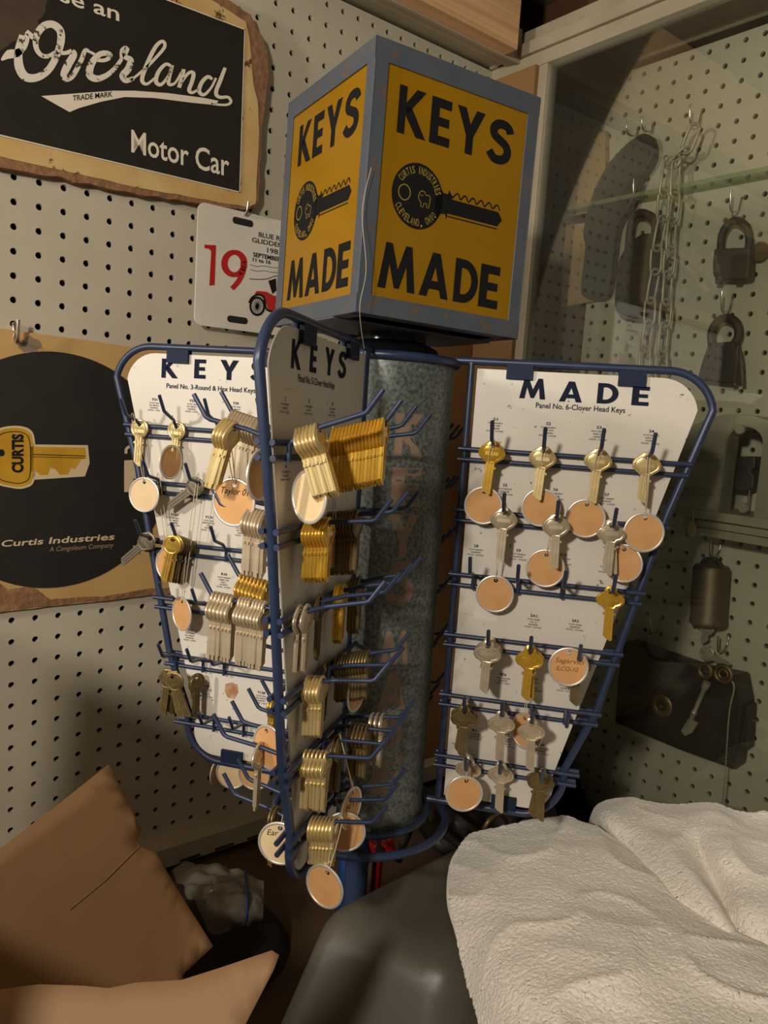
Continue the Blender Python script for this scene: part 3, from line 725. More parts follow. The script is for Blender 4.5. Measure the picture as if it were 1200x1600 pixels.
# centre panel, left hand side
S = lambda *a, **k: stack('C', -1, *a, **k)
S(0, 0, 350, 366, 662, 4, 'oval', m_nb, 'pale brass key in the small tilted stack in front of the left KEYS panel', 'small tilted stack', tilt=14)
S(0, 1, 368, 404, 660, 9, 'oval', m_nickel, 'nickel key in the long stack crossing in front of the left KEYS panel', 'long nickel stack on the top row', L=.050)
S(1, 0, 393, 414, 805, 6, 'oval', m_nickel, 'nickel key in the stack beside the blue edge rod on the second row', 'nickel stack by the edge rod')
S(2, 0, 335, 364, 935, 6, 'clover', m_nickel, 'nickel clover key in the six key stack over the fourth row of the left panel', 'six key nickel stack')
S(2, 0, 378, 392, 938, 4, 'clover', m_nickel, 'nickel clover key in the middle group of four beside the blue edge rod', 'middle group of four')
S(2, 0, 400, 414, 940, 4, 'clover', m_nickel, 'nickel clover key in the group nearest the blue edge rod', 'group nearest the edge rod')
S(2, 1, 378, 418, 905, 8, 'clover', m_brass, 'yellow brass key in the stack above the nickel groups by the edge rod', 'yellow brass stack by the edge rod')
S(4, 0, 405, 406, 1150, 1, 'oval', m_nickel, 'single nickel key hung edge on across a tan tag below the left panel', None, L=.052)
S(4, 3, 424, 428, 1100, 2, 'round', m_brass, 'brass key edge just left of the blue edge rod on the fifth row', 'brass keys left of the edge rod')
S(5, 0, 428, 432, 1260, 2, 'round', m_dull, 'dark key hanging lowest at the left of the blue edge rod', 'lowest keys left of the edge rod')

TAGM = {}
TR_ = .0176
def tag_proto(mt):
    if mt.name in TAGM: return TAGM[mt.name]
    n = 40; hr = .0021; hz = .0133
    mb = MB(); vs = []; fs = []
    for (r, y, cz) in ((hr, .0004, hz), (TR_, .0004, 0), (TR_, -.0004, 0), (hr, -.0004, hz)):
        for k in range(n):
            a = 2 * PI * k / n; vs.append((r * math.cos(a), y, cz + r * math.sin(a)))
    for i in range(4):
        j = (i + 1) % 4
        for k in range(n):
            k2 = (k + 1) % n; fs.append((i * n + k, j * n + k, j * n + k2, i * n + k2))
    o = mb.add(vs, fs).build('key_tag', mt)
    rm = MB().lathe([(TR_ - .0014, .0004), (TR_ - .0010, .0010), (TR_, .0011), (TR_ + .0008, .0006), (TR_ + .0008, -.0006), (TR_, -.0011), (TR_ - .0010, -.0010), (TR_ - .0014, -.0004)], Matrix.Rotation(PI / 2, 4, 'X'), 48).build('rim', m_rim, o)
    TAGM[mt.name] = (o, [False]); return TAGM[mt.name]
def tag_at(pan, s, px, py, n, row, hi, hn, label, mt=m_tagp, yaw=None, roll=0, tilt=0, text=None, scale=1.0, ink=m_blackink, r=None):
    if r is None: r, z = px_rz(pan, s, px, py, n)
    else: n, z = px_n(pan, s, px, py, r)
    wpos = pt(pan, s, r, n, z)
    src, used = tag_proto(mt)
    if not used[0]: o = src; used[0] = True
    else: o = copy_tree(src)
    for ch in [c for c in o.children if c.name.split('.')[0] in ('string', 'handwriting')]: D.objects.remove(ch)
    tag(o, label, 'tag')
    R = facing(pan, s) if yaw is None else Matrix.Rotation(math.radians(yaw) - PI / 2, 4, 'Z')
    if yaw is None: R = R @ Matrix.Rotation(math.radians(random.uniform(-5, 5)), 4, 'Z')
    R = R @ Matrix.Rotation(math.radians(tilt), 4, 'X') @ Matrix.Rotation(math.radians(roll), 4, 'Y') @ Matrix.Scale(scale, 4)
    Mw = Matrix.Translation(wpos) @ R; o.matrix_basis = Mw
    hr, hz = hookz(pan, s, row, hi, hn)
    inv = Mw.inverted(); h = inv @ pt(pan, s, hr, hn, hz + .0016); a = Vector((0, 0, .0143))
    side = Vector((.0012, 0, 0)); mid1 = (h * .5 + a * .5) + side + Vector((random.uniform(-.001, .001), .0012, 0)); mid2 = (h * .5 + a * .5) - side + Vector((0, -.001, 0))
    pts = crom([a + Vector((0, .0012, -.001)), mid1, h + Vector((.0012, .0005, 0)), h - Vector((.0012, .0005, 0)), mid2, a + Vector((0, -.0012, -.001))], 5)
    MB().tube(pts, .00042, 5).build('string', m_string, o)
    if text:
        mb = MB(); fn = lambda u, v: (-u, .00055, v)
        for i, (t, p0, p1, hh) in enumerate(text): text_on(mb, fn, t, p0, p1, hh, 0, .25)
        mb.build('handwriting', ink, o)
    return o
m_pen = mat('rust_pen_ink', (120, 58, 26), .6)
T = lambda *a, **k: tag_at('R', -1, *a, **k)
T(755, 790, .020, 0, 0, .034, 'tan round tag, first of four under the top keys of the MADE panel', m_tagp)
T(845, 793, .018, 0, 1, .034, 'tan round tag, second of four under the top keys of the MADE panel')
T(915, 810, .020, 0, 2, .034, 'tan round tag, third of the row of four, left of the paired nickel keys')
T(1006, 832, .026, 0, 3, .034, 'tan round tag overlapping the right edge rod of the MADE panel')
T(773, 928, .020, 1, 0, .034, 'tan round tag on a long string above a silver sticker, MADE panel')
T(852, 888, .020, 1, 1, .034, 'tan round tag hanging under the plain nickel key on the second row')
T(973, 880, .018, 1, 2, .034, 'shaded tan tag tucked behind the paired nickel keys by the right edge', yaw=-160)
T(888, 1042, .046, 3, 2, .040, 'tan round tag with two lines of handwriting on the fourth row', text=[('Sagarvici', (-.0125, .0035), (.0130, .0035), .0045), ('ILCO-10', (-.0110, -.0040), (.0085, -.0040), .0042)], ink=m_pen)
T(822, 1143, .016, 3, 1, .030, 'tan tag tilted behind a nickel key on the fifth row', yaw=-172, roll=12)
T(725, 1240, .040, 4, 0, .036, 'tan round tag hanging lowest on the MADE panel, over its bottom rod', yaw=-125, roll=-6)
T = lambda *a, **k: tag_at('L', 1, *a, **k)
T(225, 773, .026, 0, 0, .024, 'pale round tag overlapping the left edge rod, under the outermost round key', m_tagl, scale=1.02)
T(267, 722, .020, 0, 1, .020, 'shaded brown tag turned away, left of the second round key', yaw=-62, roll=-8)
T(262, 882, .010, 1, 0, .016, 'tan tag mostly hidden behind the thick stack of round brass keys', yaw=-160)
T(284, 959, .022, 1, 1, .020, 'tan tag with plain rim alone on the fourth row of the left KEYS panel', yaw=-172)
tag_at('L', -1, 362, 1208, .012, 5, 0, .010, 'pale round tag below the bottom rod of the left KEYS panel', m_tagl)
tag_at('L', -1, 346, 1204, .024, 5, 0, .016, 'dark edged tag just left of the pale tag under the left KEYS panel', yaw=-70)
T = lambda *a, **k: tag_at('C', 1, *a, **k)
T(483, 776, .022, 0, 0, .020, 'large pale tag hanging beneath the slanting stack of brass keys', m_tagl, yaw=-174, scale=1.02)
T(521, 850, .040, 0, 1, .022, 'tan tag seen from the side, right of the brass stack on the second row', yaw=-60, r=.190)
T(557, 1080, .030, 3, 2, .018, 'brown tag seen from the side below the broad shaded stack', yaw=-62, r=.130)
T(548, 1262, .034, 4, 1, .024, 'tan tag with black writing, turned to the side above the bottom row', yaw=-66, r=.140, roll=-14, text=[('BIT)', (-.010, -.002), (.010, .002), .005)])
T(538, 1300, .024, 5, 1, .018, 'tan tag right of the split stack on the bottom row of the middle panel', yaw=-128, r=.145)
T(507, 1385, .034, 5, 0, .034, 'tan tag hanging lowest of all, under the split stack above the grey bin', yaw=-160, roll=-10, r=.186)
T = lambda *a, **k: tag_at('C', -1, *a, **k)
T(365, 785, .050, 0, 0, .046, 'tan tag with cursive writing below the tilted stack at the left', yaw=-150, text=[('Taylor 01', (-.012, .006), (.012, .006), .005)])
T(407, 742, .018, 0, 1, .014, 'shaded tag almost edge on, left of the blue edge rod near the top', yaw=-60)
T(420, 1168, .024, 4, 1, .024, 'tan tag behind the single nickel key below the left panel', yaw=-168, roll=14)
tag_at('L', -1, 397, 1210, .012, 5, 1, .010, 'brown tag in the shade under the bottom rod of the left KEYS panel', yaw=-140)
T(437, 1318, .012, 5, 0, .014, 'pale tag with black writing cut by the lower end of the blue edge rod', m_tagl, yaw=-140, text=[('Ear', (-.011, .006), (-.002, .0065), .005)])
for k, (o, used) in list(KEYP.items()):
    if not used[0]:
        for c in list(o.children): D.objects.remove(c)
        D.objects.remove(o)

# ------------------------------------------------------------------ things on the left wall
def LW(sc, ox, oy, y): return lambda px, py: on(ox + px / sc, oy + py / sc, 1, y)
c1 = 2.6667
m_rust = mat('rusty_ochre_border', (186, 140, 74), 0.6, var=(208, 184, 132), scale=22, mix=0.7, spots=((96, 62, 40), 26, 0.60))
m_rustedge = mat('flaking_rust', (112, 78, 52), 0.85, var=(150, 112, 76), scale=90, mix=0.5, bump=.8, bscale=160)
m_enamel = mat('black_enamel', (30, 28, 24), 0.42, var=(40, 37, 31), scale=20, mix=.7, spots=((86, 68, 50), 14, 0.68))
m_chip = mat('chipped_white_enamel', (218, 210, 194), 0.5, spots=((72, 58, 46), 110, 0.56))
m_white = mat('cream_enamel', (222, 212, 192), 0.5, spots=((120, 104, 84), 120, 0.70))
yS = -0.014
Z = lambda X, z, y=yS: Vector((X, y, z))
sg = empty('enamel_sign', (0.05, 0.0, 0.02), 'black enamel motor car sign with rusty ochre border, high on the left pegboard', 'sign')
def tow(o, root): o.location = -Vector(root.location); return o
def wob(pts, amp, seed):
    out = []
    for i in range(len(pts)):
        a, b = Vector(pts[i]), Vector(pts[(i + 1) % len(pts)]); k = max(1, int((b - a).length / .006))
        for j in range(k):
            p = a.lerp(b, j / k); nz = noise.noise(p * 60 + Vector((seed, 0, 0))); p.x += nz * amp; p.z += noise.noise(p * 60 + Vector((0, seed, 5))) * amp; out.append(p)
    return out
R0 = [Z(-.33, .0), Z(-.1, .002), Z(.13, .008), Z(.262, .019), Z(.279, .024), Z(.2835, .034), Z(.284, .12), Z(.286, .150), Z(.290, .175), Z(.2885, .205), Z(.280, .226), Z(.268, .235), Z(.262, .246), Z(.236, .2515), Z(.10, .2525), Z(-.33, .245)]
ob = wob(R0, .0025, 3)
tow(MB().prism(ob, [Vector((p.x, 0.0, p.z)) for p in ob]).build('rust_edge', m_rustedge, sg), sg)
bord = wob([Z(-.33, .010, yS - .0008), Z(.13, .015, yS - .0008), Z(.268, .023, yS - .0008), Z(.2795, .030, yS - .0008), Z(.2800, .120, yS - .0008), Z(.2760, .150, yS - .0008), Z(.2690, .170, yS - .0008), Z(.2620, .215, yS - .0008), Z(.2560, .236, yS - .0008), Z(.21, .2440, yS - .0008), Z(-.33, .236, yS - .0008)], .0012, 9)
tow(MB().prism(bord, [p + Vector((0, .004, 0)) for p in bord]).build('border', m_rust, sg), sg)
fc = [Z(-.33, .0285, yS - .0016), Z(.2565, .0375, yS - .0016), Z(.2545, .2270, yS - .0016), Z(-.33, .2160, yS - .0016)]
face = tow(MB().prism(fc, [p + Vector((0, .003, 0)) for p in fc]).build('face', m_enamel, sg), sg)
rs = MB(); rs.poly(wob([on(x, y, 1, yS - .0018) for x, y in [(-60, -40), (84, -40), (72, 20), (58, 30), (62, 45), (40, 62), (20, 66), (0, 80), (-60, 90)]], .004, 6)); rs.build('rust_stain', mat('brown_stain', (82, 64, 46), .7, var=(52, 42, 32), scale=30, mix=.7), face)
ln = MB(); f1 = LW(c1, 0, 0, yS - .0019)
for a, b in zip(fc, fc[1:] + fc[:1]):
    d = (b - a).normalized() ; nn = Vector((-d.z, 0, d.x)) * .0012; o_ = Vector((0, -.0002, 0))
    ln.poly([a + o_, b + o_, b + nn + o_, a + nn + o_])
ln.build('edge_line', m_white, face)
def rb(mb, pts, wd, fn=f1, n=5):
    c = crom2(pts, n)
    if isinstance(wd, (list, tuple)):
        W = []
        for i in range(len(wd) - 1):
            for k in range(n): W.append(wd[i] + (wd[i + 1] - wd[i]) * k / n)
        W.append(wd[-1])
    else: W = wd
    mb.ribbon(c, W, fn)
ov = MB()
s5 = c1 / 5.0
def q5(pts): return [(x * s5, y * s5) for x, y in pts]
# big initial, drawn in the 5x detail frame
rb(ov, q5([(205, 245), (250, 285), (300, 330)]), [18, 22, 6]); rb(ov, q5([(10, 470), (70, 425), (130, 415), (185, 375), (215, 300), (200, 265)]), [6, 38, 34, 22, 16, 14])
rb(ov, q5([(175, 275), (145, 400), (150, 520), (200, 600), (290, 605), (380, 545), (440, 440), (475, 330), (470, 240), (410, 190), (340, 205), (290, 270), (280, 360), (315, 425), (375, 440), (450, 405), (500, 415), (560, 400)]),
   [26, 34, 38, 36, 32, 30, 30, 32, 32, 30, 32, 30, 22, 18, 18, 20, 16, 20])
rb(ov, q5([(560, 400), (575, 430), (530, 510), (500, 580), (520, 615), (570, 590), (630, 480), (665, 395), (700, 405), (740, 425)]), [22, 30, 34, 30, 26, 22, 20, 18, 10, 12])
rb(ov, q5([(760, 470), (820, 470), (865, 440), (830, 415), (770, 430), (715, 500), (700, 580), (750, 615), (830, 590), (900, 530), (950, 460)]), [14, 16, 20, 22, 24, 30, 32, 28, 22, 18, 16])
rb(ov, q5([(950, 460), (960, 400), (985, 385), (975, 440), (1020, 470), (1000, 540), (960, 590), (985, 630), (1045, 610)]), [14, 26, 28, 18, 26, 30, 30, 22, 16])
ov.build('lettering', m_chip, face)
ow = MB()
rb(ow, [(545, 335), (600, 290), (650, 240), (686, 195), (676, 172), (645, 200), (605, 285), (592, 335), (612, 350), (645, 325)], [9, 12, 13, 14, 14, 17, 18, 17, 12, 9])
rb(ow, [(712, 275), (690, 268), (660, 300), (650, 340), (672, 352), (702, 315), (718, 272), (703, 330), (706, 352), (730, 345), (757, 300)], [12, 14, 17, 18, 14, 10, 14, 17, 14, 10, 10])
rb(ow, [(765, 288), (762, 310), (746, 365)], [16, 17, 17]); rb(ow, [(752, 350), (785, 305), (806, 306), (800, 340), (788, 375), (802, 386), (830, 370)], [9, 13, 17, 17, 17, 12, 9])
rb(ow, [(885, 330), (865, 320), (840, 345), (830, 380), (850, 395), (880, 365), (900, 325)], [12, 15, 17, 17, 13, 10, 10]); rb(ow, [(938, 282), (920, 330), (900, 385), (915, 405), (950, 405), (962, 425), (940, 437), (880, 433)], [14, 17, 17, 14, 12, 12, 10, 8])
ow.poly([f1(*p) for p in [(172, 400), (470, 378), (560, 378), (700, 388), (850, 408), (910, 420), (900, 438), (800, 428), (640, 408), (520, 404), (420, 424), (330, 450), (290, 467), (215, 425)]])
ow.build('lettering', m_white, face)
tx = MB()
text_on(tx, f1, 'Use an', (165, -25), (497, 88), 60, .012, up=-1); text_on(tx, f1, 'Motor Car', (547, 632), (955, 735), 92, .012, up=-1)
tx.build('lettering', m_white, face)
tm = MB(); f2 = LW(c1, 0, 0, yS - .0023)
text_on(tm, f2, 'TRADE MARK', (303, 420), (468, 402), 22, .01, up=-1); tm.build('lettering', m_blackink, face)
# peg hook maker: wire from the hole, out and up
def peg(label, p, r=.0016, out=.026, drop=.012, ax=1, sgn=-1, group=None):
    o = MB(); a = Vector(p); d = Vector((0, sgn, 0)) if ax == 1 else Vector((sgn, 0, 0))
    pts = crom([a - d * .004, a + d * .002, a + d * .005 - Vector((0, 0, drop * .7)), a + d * (out * .45) - Vector((0, 0, drop)), a + d * (out * .85) - Vector((0, 0, drop)), a + d * out - Vector((0, 0, drop * .3)), a + d * (out + .001) + Vector((0, 0, .004))], 4)
    o.tube(pts, r, 8); ob = o.build('peg_hook', m_chrome, rel=a)
    return tag(ob, label, 'hook', group)
# licence tag
pl = empty('licence_tag', (0.28, 0, -0.05), 'white tour plate with red number and small car, behind the yellow lightbox', 'plate')
def rrect(x0, x1, z0, z1, r, y, n=6):
    P = []
    for cx, cz, a0 in ((x1 - r, z1 - r, 0), (x0 + r, z1 - r, 90), (x0 + r, z0 + r, 180), (x1 - r, z0 + r, 270)):
        for k in range(n + 1):
            a = math.radians(a0 + 90 * k / n); P.append(Vector((cx + r * math.cos(a), y, cz + r * math.sin(a))))
    return P
yP = -.0168
f3 = LW(c1, 0, 0, yP - .0003)
TL = on(827 / c1, 838 / c1, 1, yP); BL = on(810 / c1, 1352 / c1, 1, yP)
PX0 = (TL.x + BL.x) / 2; PX1 = PX0 + .155
rr = rrect(PX0, PX1, BL.z, TL.z, .009, yP)
sheet = tow(MB().prism(rr, [p + Vector((0, .0018, 0)) for p in rr]).build('sheet', mat('white_plate', (216, 210, 200), .35, var=(204, 196, 182), scale=14), pl), pl)
sl = MB()
for (x0, y0, x1, y1) in ((975, 912, 1050, 938), (953, 1322, 1027, 1344)):
    c = on((x0 + x1) / 2 / c1, (y0 + y1) / 2 / c1, 1, yP - .0002); hw = .0145; hh = .0042
    sl.poly(rrect(c.x - hw, c.x + hw, c.z - hh, c.z + hh, .004, yP - .0002))
sl.build('slot', m_dark, sheet)
red = MB()
red.poly([f3(*p) for p in [(852, 1019), (900, 1022), (894, 1188), (872, 1190), (880, 1046), (868, 1036), (852, 1034)]])
ring9 = [(976 + 41 * math.cos(a * PI / 14), 1098 + 47 * math.sin(a * PI / 14)) for a in range(29)]
red.ribbon(ring9, [20 + 7 * abs(math.cos(a * PI / 14)) for a in range(29)], f3); rb(red, [(1014, 1090), (1012, 1130), (995, 1170), (966, 1203)], [24, 24, 22, 20], f3)
red.build('numeral', mat('red_print', (176, 24, 24), .4), sheet)
bk = MB()
text_on(bk, f3, 'BLUE R', (1078, 986), (1168, 1004), 20, .012, up=-1); text_on(bk, f3, 'GLIDDEN', (1050, 1008), (1180, 1033), 19, .012, up=-1); text_on(bk, f3, '198', (1113, 1052), (1158, 1060), 20, .01, up=-1)
text_on(bk, f3, 'SEPTEMBER', (1055, 1068), (1170, 1090), 17, .03, up=-1); text_on(bk, f3, '11 to 16', (1053, 1088), (1128, 1101), 15, .03, up=-1)
for yy in (1102, 1122): rb(bk, [(1042, yy), (1070, yy + 8), (1100, yy - 2 + 8), (1130, yy + 12), (1165, yy + 14)], 2, f3)
rb(bk, [(1040, 1162), (1075, 1164), (1112, 1162), (1150, 1150), (1185, 1155)], 3, f3)
def disc(mb, cx, cy, rx, ry, fn, n=24): mb.poly([fn(cx + rx * math.cos(2 * PI * a / n), cy + ry * math.sin(2 * PI * a / n)) for a in range(n)])
f4 = LW(c1, 0, 0, yP - .0005); f5 = LW(c1, 0, 0, yP - .0007)
disc(bk, 1072, 1276, 33, 41, f4); rb(bk, [(1038, 1262), (1050, 1240), (1075, 1228), (1100, 1240), (1112, 1290), (1160, 1300)], 8, f4); bk.poly([f4(*p) for p in [(1118, 1170), (1150, 1160), (1152, 1210), (1135, 1225)]])
bk.build('print', m_blackink, sheet)
cr_ = MB(); cr_.poly([f3(*p) for p in [(1060, 1225), (1070, 1212), (1110, 1215), (1140, 1232), (1190, 1236), (1190, 1290), (1150, 1300), (1118, 1292), (1105, 1250), (1080, 1228)]])
cr_.build('car_print', mat('red_print', (176, 24, 24), .4), sheet)
wh = MB(); disc(wh, 1072, 1276, 24, 31, f5); wh.build('wheel_print', sheet.data.materials[0], sheet)
wk = MB(); f6 = LW(c1, 0, 0, yP - .0009)
for a in range(8):
    an = a * PI / 8; wk.ribbon([(1072 - 23 * math.cos(an), 1276 - 30 * math.sin(an)), (1072 + 23 * math.cos(an), 1276 + 30 * math.sin(an))], 3, f6)
disc(wk, 1072, 1276, 6, 8, f6); wk.build('spoke_print', m_blackink, sheet)
peg('small zinc hook holding the white tour plate by its top slot', on(994 / c1, 868 / c1, 1, 0.0), out=.024, drop=.010)
# round poster board
m_post = mat('tan_painted_board', (196, 160, 104), 0.55, var=(178, 142, 88), scale=10, mix=.6)
pb = empty('poster_board', (0.045, 0, -0.31), 'square tan metal sign with black disc and golden key, lower left wall', 'sign')
yB = -.006
c4 = 3.2
f7 = lambda d: (lambda px, py: on(px / c4, 500 + py / c4, 1, yB - d))
ou = wob([Vector((-.112, yB, -.471)), Vector((.198, yB, -.467)), Vector((.198, yB, -.166)), Vector((-.112, yB, -.156))], .0006, 4)
bdp = tow(MB().prism(ou, [p + Vector((0, .003, 0)) for p in ou]).build('sheet', m_post, pb), pb)
ru = MB()
e = [(-.112, -.4705), (-.112, -.436), (-.07, -.428), (-.045, -.440), (-.02, -.430), (-.005, -.446), (.018, -.442), (.040, -.4600), (.10, -.4625), (.16, -.4585), (.198, -.462), (.198, -.467)]
ru.poly(wob([Vector((x, yB - .0003, z)) for x, z in e], .002, 8)); ru.build('rust_stain', m_rustedge, bdp)
dk = MB(); dk.poly([Vector((.045 + .1345 * math.cos(a * PI / 48), yB - .0005, -.3125 + .1345 * math.sin(a * PI / 48))) for a in range(96)])
dsc = dk.build('disc_print', mat('matt_black_print', (26, 24, 21), .55, var=(33, 30, 26), scale=30), bdp)
ky = MB(); kf = f7(.0008)
m_ky = mat('golden_print', (196, 150, 34), .5, var=(180, 134, 26), scale=30)
hd = crom2([(-40, 690), (-20, 570), (60, 540), (140, 555), (165, 620), (163, 790), (120, 830), (60, 830), (-20, 800)], 5, True)
m_cream = mat('cream_print', (206, 184, 148), .5)
wo = MB(); cx_, cy_ = 62, 690
wo.poly([f7(.0007)(cx_ + (x - cx_) * 1.10, cy_ + (y - cy_) * 1.07) for x, y in hd]); wo.poly([f7(.0007)(*p) for p in [(150, 622), (440, 626), (448, 715), (425, 782), (150, 800)]]); wo.build('key_outline', m_cream, dsc)
ky.poly([kf(*p) for p in hd]); ky.poly([kf(*p) for p in [(150, 634), (425, 638), (432, 690), (405, 700), (375, 745), (355, 740), (340, 772), (300, 774), (275, 745), (250, 740), (240, 775), (200, 775), (175, 750), (150, 760)]])
ky.build('key_print', m_ky, dsc)
kk = MB(); kb = f7(.0010)
kk.ribbon([(165, 672), (425, 680)], 4, kb); kk.ribbon([(165, 684), (425, 690)], 3, kb); kk.ribbon(crom2([(cx_ + (x - cx_) * .86, cy_ + (y - cy_) * .88) for x, y in hd], 1, True) + [(cx_ + (hd[0][0] - cx_) * .86, cy_ + (hd[0][1] - cy_) * .88)], 4, kb)
disc(kk, 8, 664, 15, 18, kb)
def vt(x, y): return kb(72 + (0) + y, x)
vs, fs, wd = font_mesh('CURTIS', .05)
kk.add([kb(114 - y * 52, 764 - x / wd * 194) for x, y in vs], fs)
kk.build('key_linework', m_blackink, dsc)
tw = MB(); text_on(tw, f7(.0008), 'Curtis Industries', (4, 1134), (570, 1098), 31, .018, up=-1, slant=.25); tw.poly([f7(.0008)(*p) for p in [(621, 702), (668, 700), (690, 860), (621, 860)]])
rb(tw, [(630, 668), (632, 645), (650, 632), (672, 632)], 14, f7(.0008)); tw.build('lettering', m_cream, dsc)
tw = MB(); text_on(tw, f7(.0008), 'A Congoleum Company', (247, 1158), (566, 1136), 23, .0, up=-1, slant=.2); tw.build('lettering', mat('dim_cream_print', (150, 134, 108), .5), dsc)
st = MB(); st.poly([f7(.0004)(150 + 55 * math.cos(a * PI / 10) * (1 + .2 * math.sin(a * 2.3)), 125 + 40 * math.sin(a * PI / 10) * (1 + .2 * math.cos(a * 1.7))) for a in range(20)]); st.build('rust_stain', mat('grey_rust', (128, 112, 92), .8), bdp)
peg('bent zinc hook at the top of the square tan sign', on(66 / c4, 500 + 22 / c4, 1, 0.0), out=.020, drop=.018, r=.002)

# ------------------------------------------------------------------ things in the glass fronted case on the right
def RW(sc, ox, oy, d): return lambda px, py: on(ox + px / sc, oy + py / sc, 0, .8084 - d)
full = lambda d: RW(1, 0, 0, d)
def rprism(mb, pts, d0, d1, smooth_n=0):
    P = crom2(pts, smooth_n, True) if smooth_n else pts
    fr_ = [full(d1)(*p) for p in P]; bk_ = [Vector((.8084 - d0, v.y, v.z)) for v in fr_]
    return mb.prism(fr_, bk_)
m_iron = mat('dark_iron', (42, 37, 31), 0.6, 0.1, var=(32, 28, 24), scale=40, mix=.6, bump=.3)
m_iron2 = mat('brown_iron', (74, 62, 48), 0.5, 0.2, var=(52, 43, 33), scale=50, mix=.6, bump=.3)
m_rustbrass = mat('old_brass', (140, 116, 72), .45, .8, var=(104, 84, 54), scale=60, mix=.6)
m_chain = mat('dull_chain', (164, 154, 132), .4, .35)
def rootc(px, py, d=.0): return full(d)(px, py)
r_ = rootc(945, 330); o = MB(); rprism(o, [(1003, 208), (1016, 212), (1020, 222), (1020, 240), (1012, 258), (998, 280), (986, 318), (970, 340), (962, 362), (955, 415), (945, 462), (908, 462), (911, 410), (913, 382), (910, 368), (913, 345), (922, 312), (934, 282), (952, 252), (978, 224), (992, 214)], .012, .026, 3)
horn = tag(bevel(o.build('curved_blade', m_iron, rel=r_), .003, 3), 'long curved dark iron blade hanging in the case beside the lightbox', 'blade'); horn.name = 'curved_iron'
# big dark padlock
pk = empty('padlock', rootc(990, 440), 'largest dark padlock with rounded body hanging behind the chain', 'padlock')
o = MB(); rprism(o, [(1018, 365), (1023, 380), (1024, 470), (1020, 500), (1000, 497), (962, 488), (961, 440), (966, 405), (982, 380), (1000, 366)], .006, .034, 3); tow(bevel(o.build('body', m_iron, pk), .004, 3), pk)
sh = crom([full(.02)(*p) for p in [(1020, 400), (1024, 370), (1022, 345), (1008, 334), (994, 336), (986, 352), (982, 395)]], 6); tow(MB().tube(sh, .0062, 10).build('shackle', m_iron, pk), pk)
# chain
ch = empty('chain', rootc(1060, 250), 'long steel link chain hanging in two strands from a peg', 'chain')
def link(p, q_, wdt, rr, flip):
    a, b = Vector(p), Vector(q_); ax = (b - a).normalized(); L = (b - a).length
    out = Vector((1, 0, 0)); out = (out - ax * out.dot(ax)).normalized(); sd = ax.cross(out)
    u = sd if not flip else (sd * .35 + out * .94)
    pts = []
    for k in range(20):
        t = 2 * PI * k / 20; x = math.cos(t); y = math.sin(t)
        pts.append(a.lerp(b, .5) + u * (wdt * x) + ax * ((L / 2 - wdt) * (1 if y > 0 else -1) * (1 if abs(y) > .05 else 0) + wdt * y))
    return MB().tube(pts, rr, 8, True)
def strand(pix, wdt=.0085, rr=.0020, d=.040):
    P = [full(d)(*p) for p in pix]
    for i in range(len(P) - 1):
        a, b = P[i], P[i + 1]; e_ = (b - a).normalized() * .004
        tow(link(a - e_, b + e_, wdt if i % 2 == 0 else wdt * .8, rr, i % 2 == 1).build('link', m_chain, ch), ch)
strand([(1086, 198), (1072, 235), (1050, 258)], .0085, .0022)
strand([(1048, 252), (1043, 256), (1037, 302), (1035, 342), (1026, 388), (1024, 425), (1016, 470), (1014, 505), (1008, 545), (1006, 590)])
strand([(1054, 252), (1056, 256), (1054, 305), (1050, 345), (1047, 390), (1044, 428), (1041, 472), (1038, 508), (1034, 553), (1032, 595)])
# padlocks with peg hooks
def padlock(label, body, shk, d0, d1, mt, sr, extra=None):
    r = rootc(*body[0]); e = empty('padlock', r, label, 'padlock')
    o = MB(); rprism(o, body, d0, d1); tow(bevel(o.build('body', mt, e), .003, 3), e)
    tow(MB().tube(crom([full((d0 + d1) / 2)(*p) for p in shk], 6), sr, 10).build('shackle', m_iron, e), e); return e
p1 = padlock('square brown padlock hanging upper right, a round coin tag beside it', [(1115, 388), (1172, 386), (1171, 410), (1169, 436), (1150, 437), (1120, 437), (1113, 430), (1113, 410)], [(1126, 392), (1128, 368), (1138, 350), (1153, 345), (1167, 356), (1171, 375), (1169, 392)], .008, .026, m_iron2, .0052)
for a, b in (((1119, 441), (1131, 436)), ((1150, 440), (1160, 436))): tow(MB().tube([full(.017)(a[0], a[1]), full(.017)(a[0] + 9, a[1])], .003, 8).build('rivet', m_iron2, p1), p1)
p2 = padlock('dark bell shaped padlock with two keys hanging from it, below the square one', [(1107, 536), (1146, 533), (1152, 560), (1150, 596), (1146, 600), (1092, 594), (1090, 588), (1098, 560)], [(1113, 540), (1112, 520), (1122, 502), (1138, 497), (1152, 507), (1154, 525), (1146, 540)], .008, .028, m_iron, .0058)
for i, (a, b) in enumerate((((1153, 540), (1148, 602)), ((1157, 545), (1161, 602)))):
    k0, k1 = full(.024)(*a), full(.024)(*b); tag(MB().tube([k0, k0.lerp(k1, .3), k1], [.0016, .0038, .0030], 8).build('padlock_key', m_iron2, rel=k0), ['left hand rusty key hanging at the bell shaped padlock', 'right hand rusty key hanging at the bell shaped padlock'][i], 'key')
o = MB(); c = full(.010)(1188, 393); o.lathe([(0, 0), (.0122, 0), (.0122, .002), (0, .002)], Matrix.Translation(c) @ Matrix.Rotation(-PI / 2, 4, 'Y'), 28)
tag(o.build('coin_tag', m_rustbrass, rel=c), 'round brass coin tag at the right edge, beside the square padlock', 'tag')
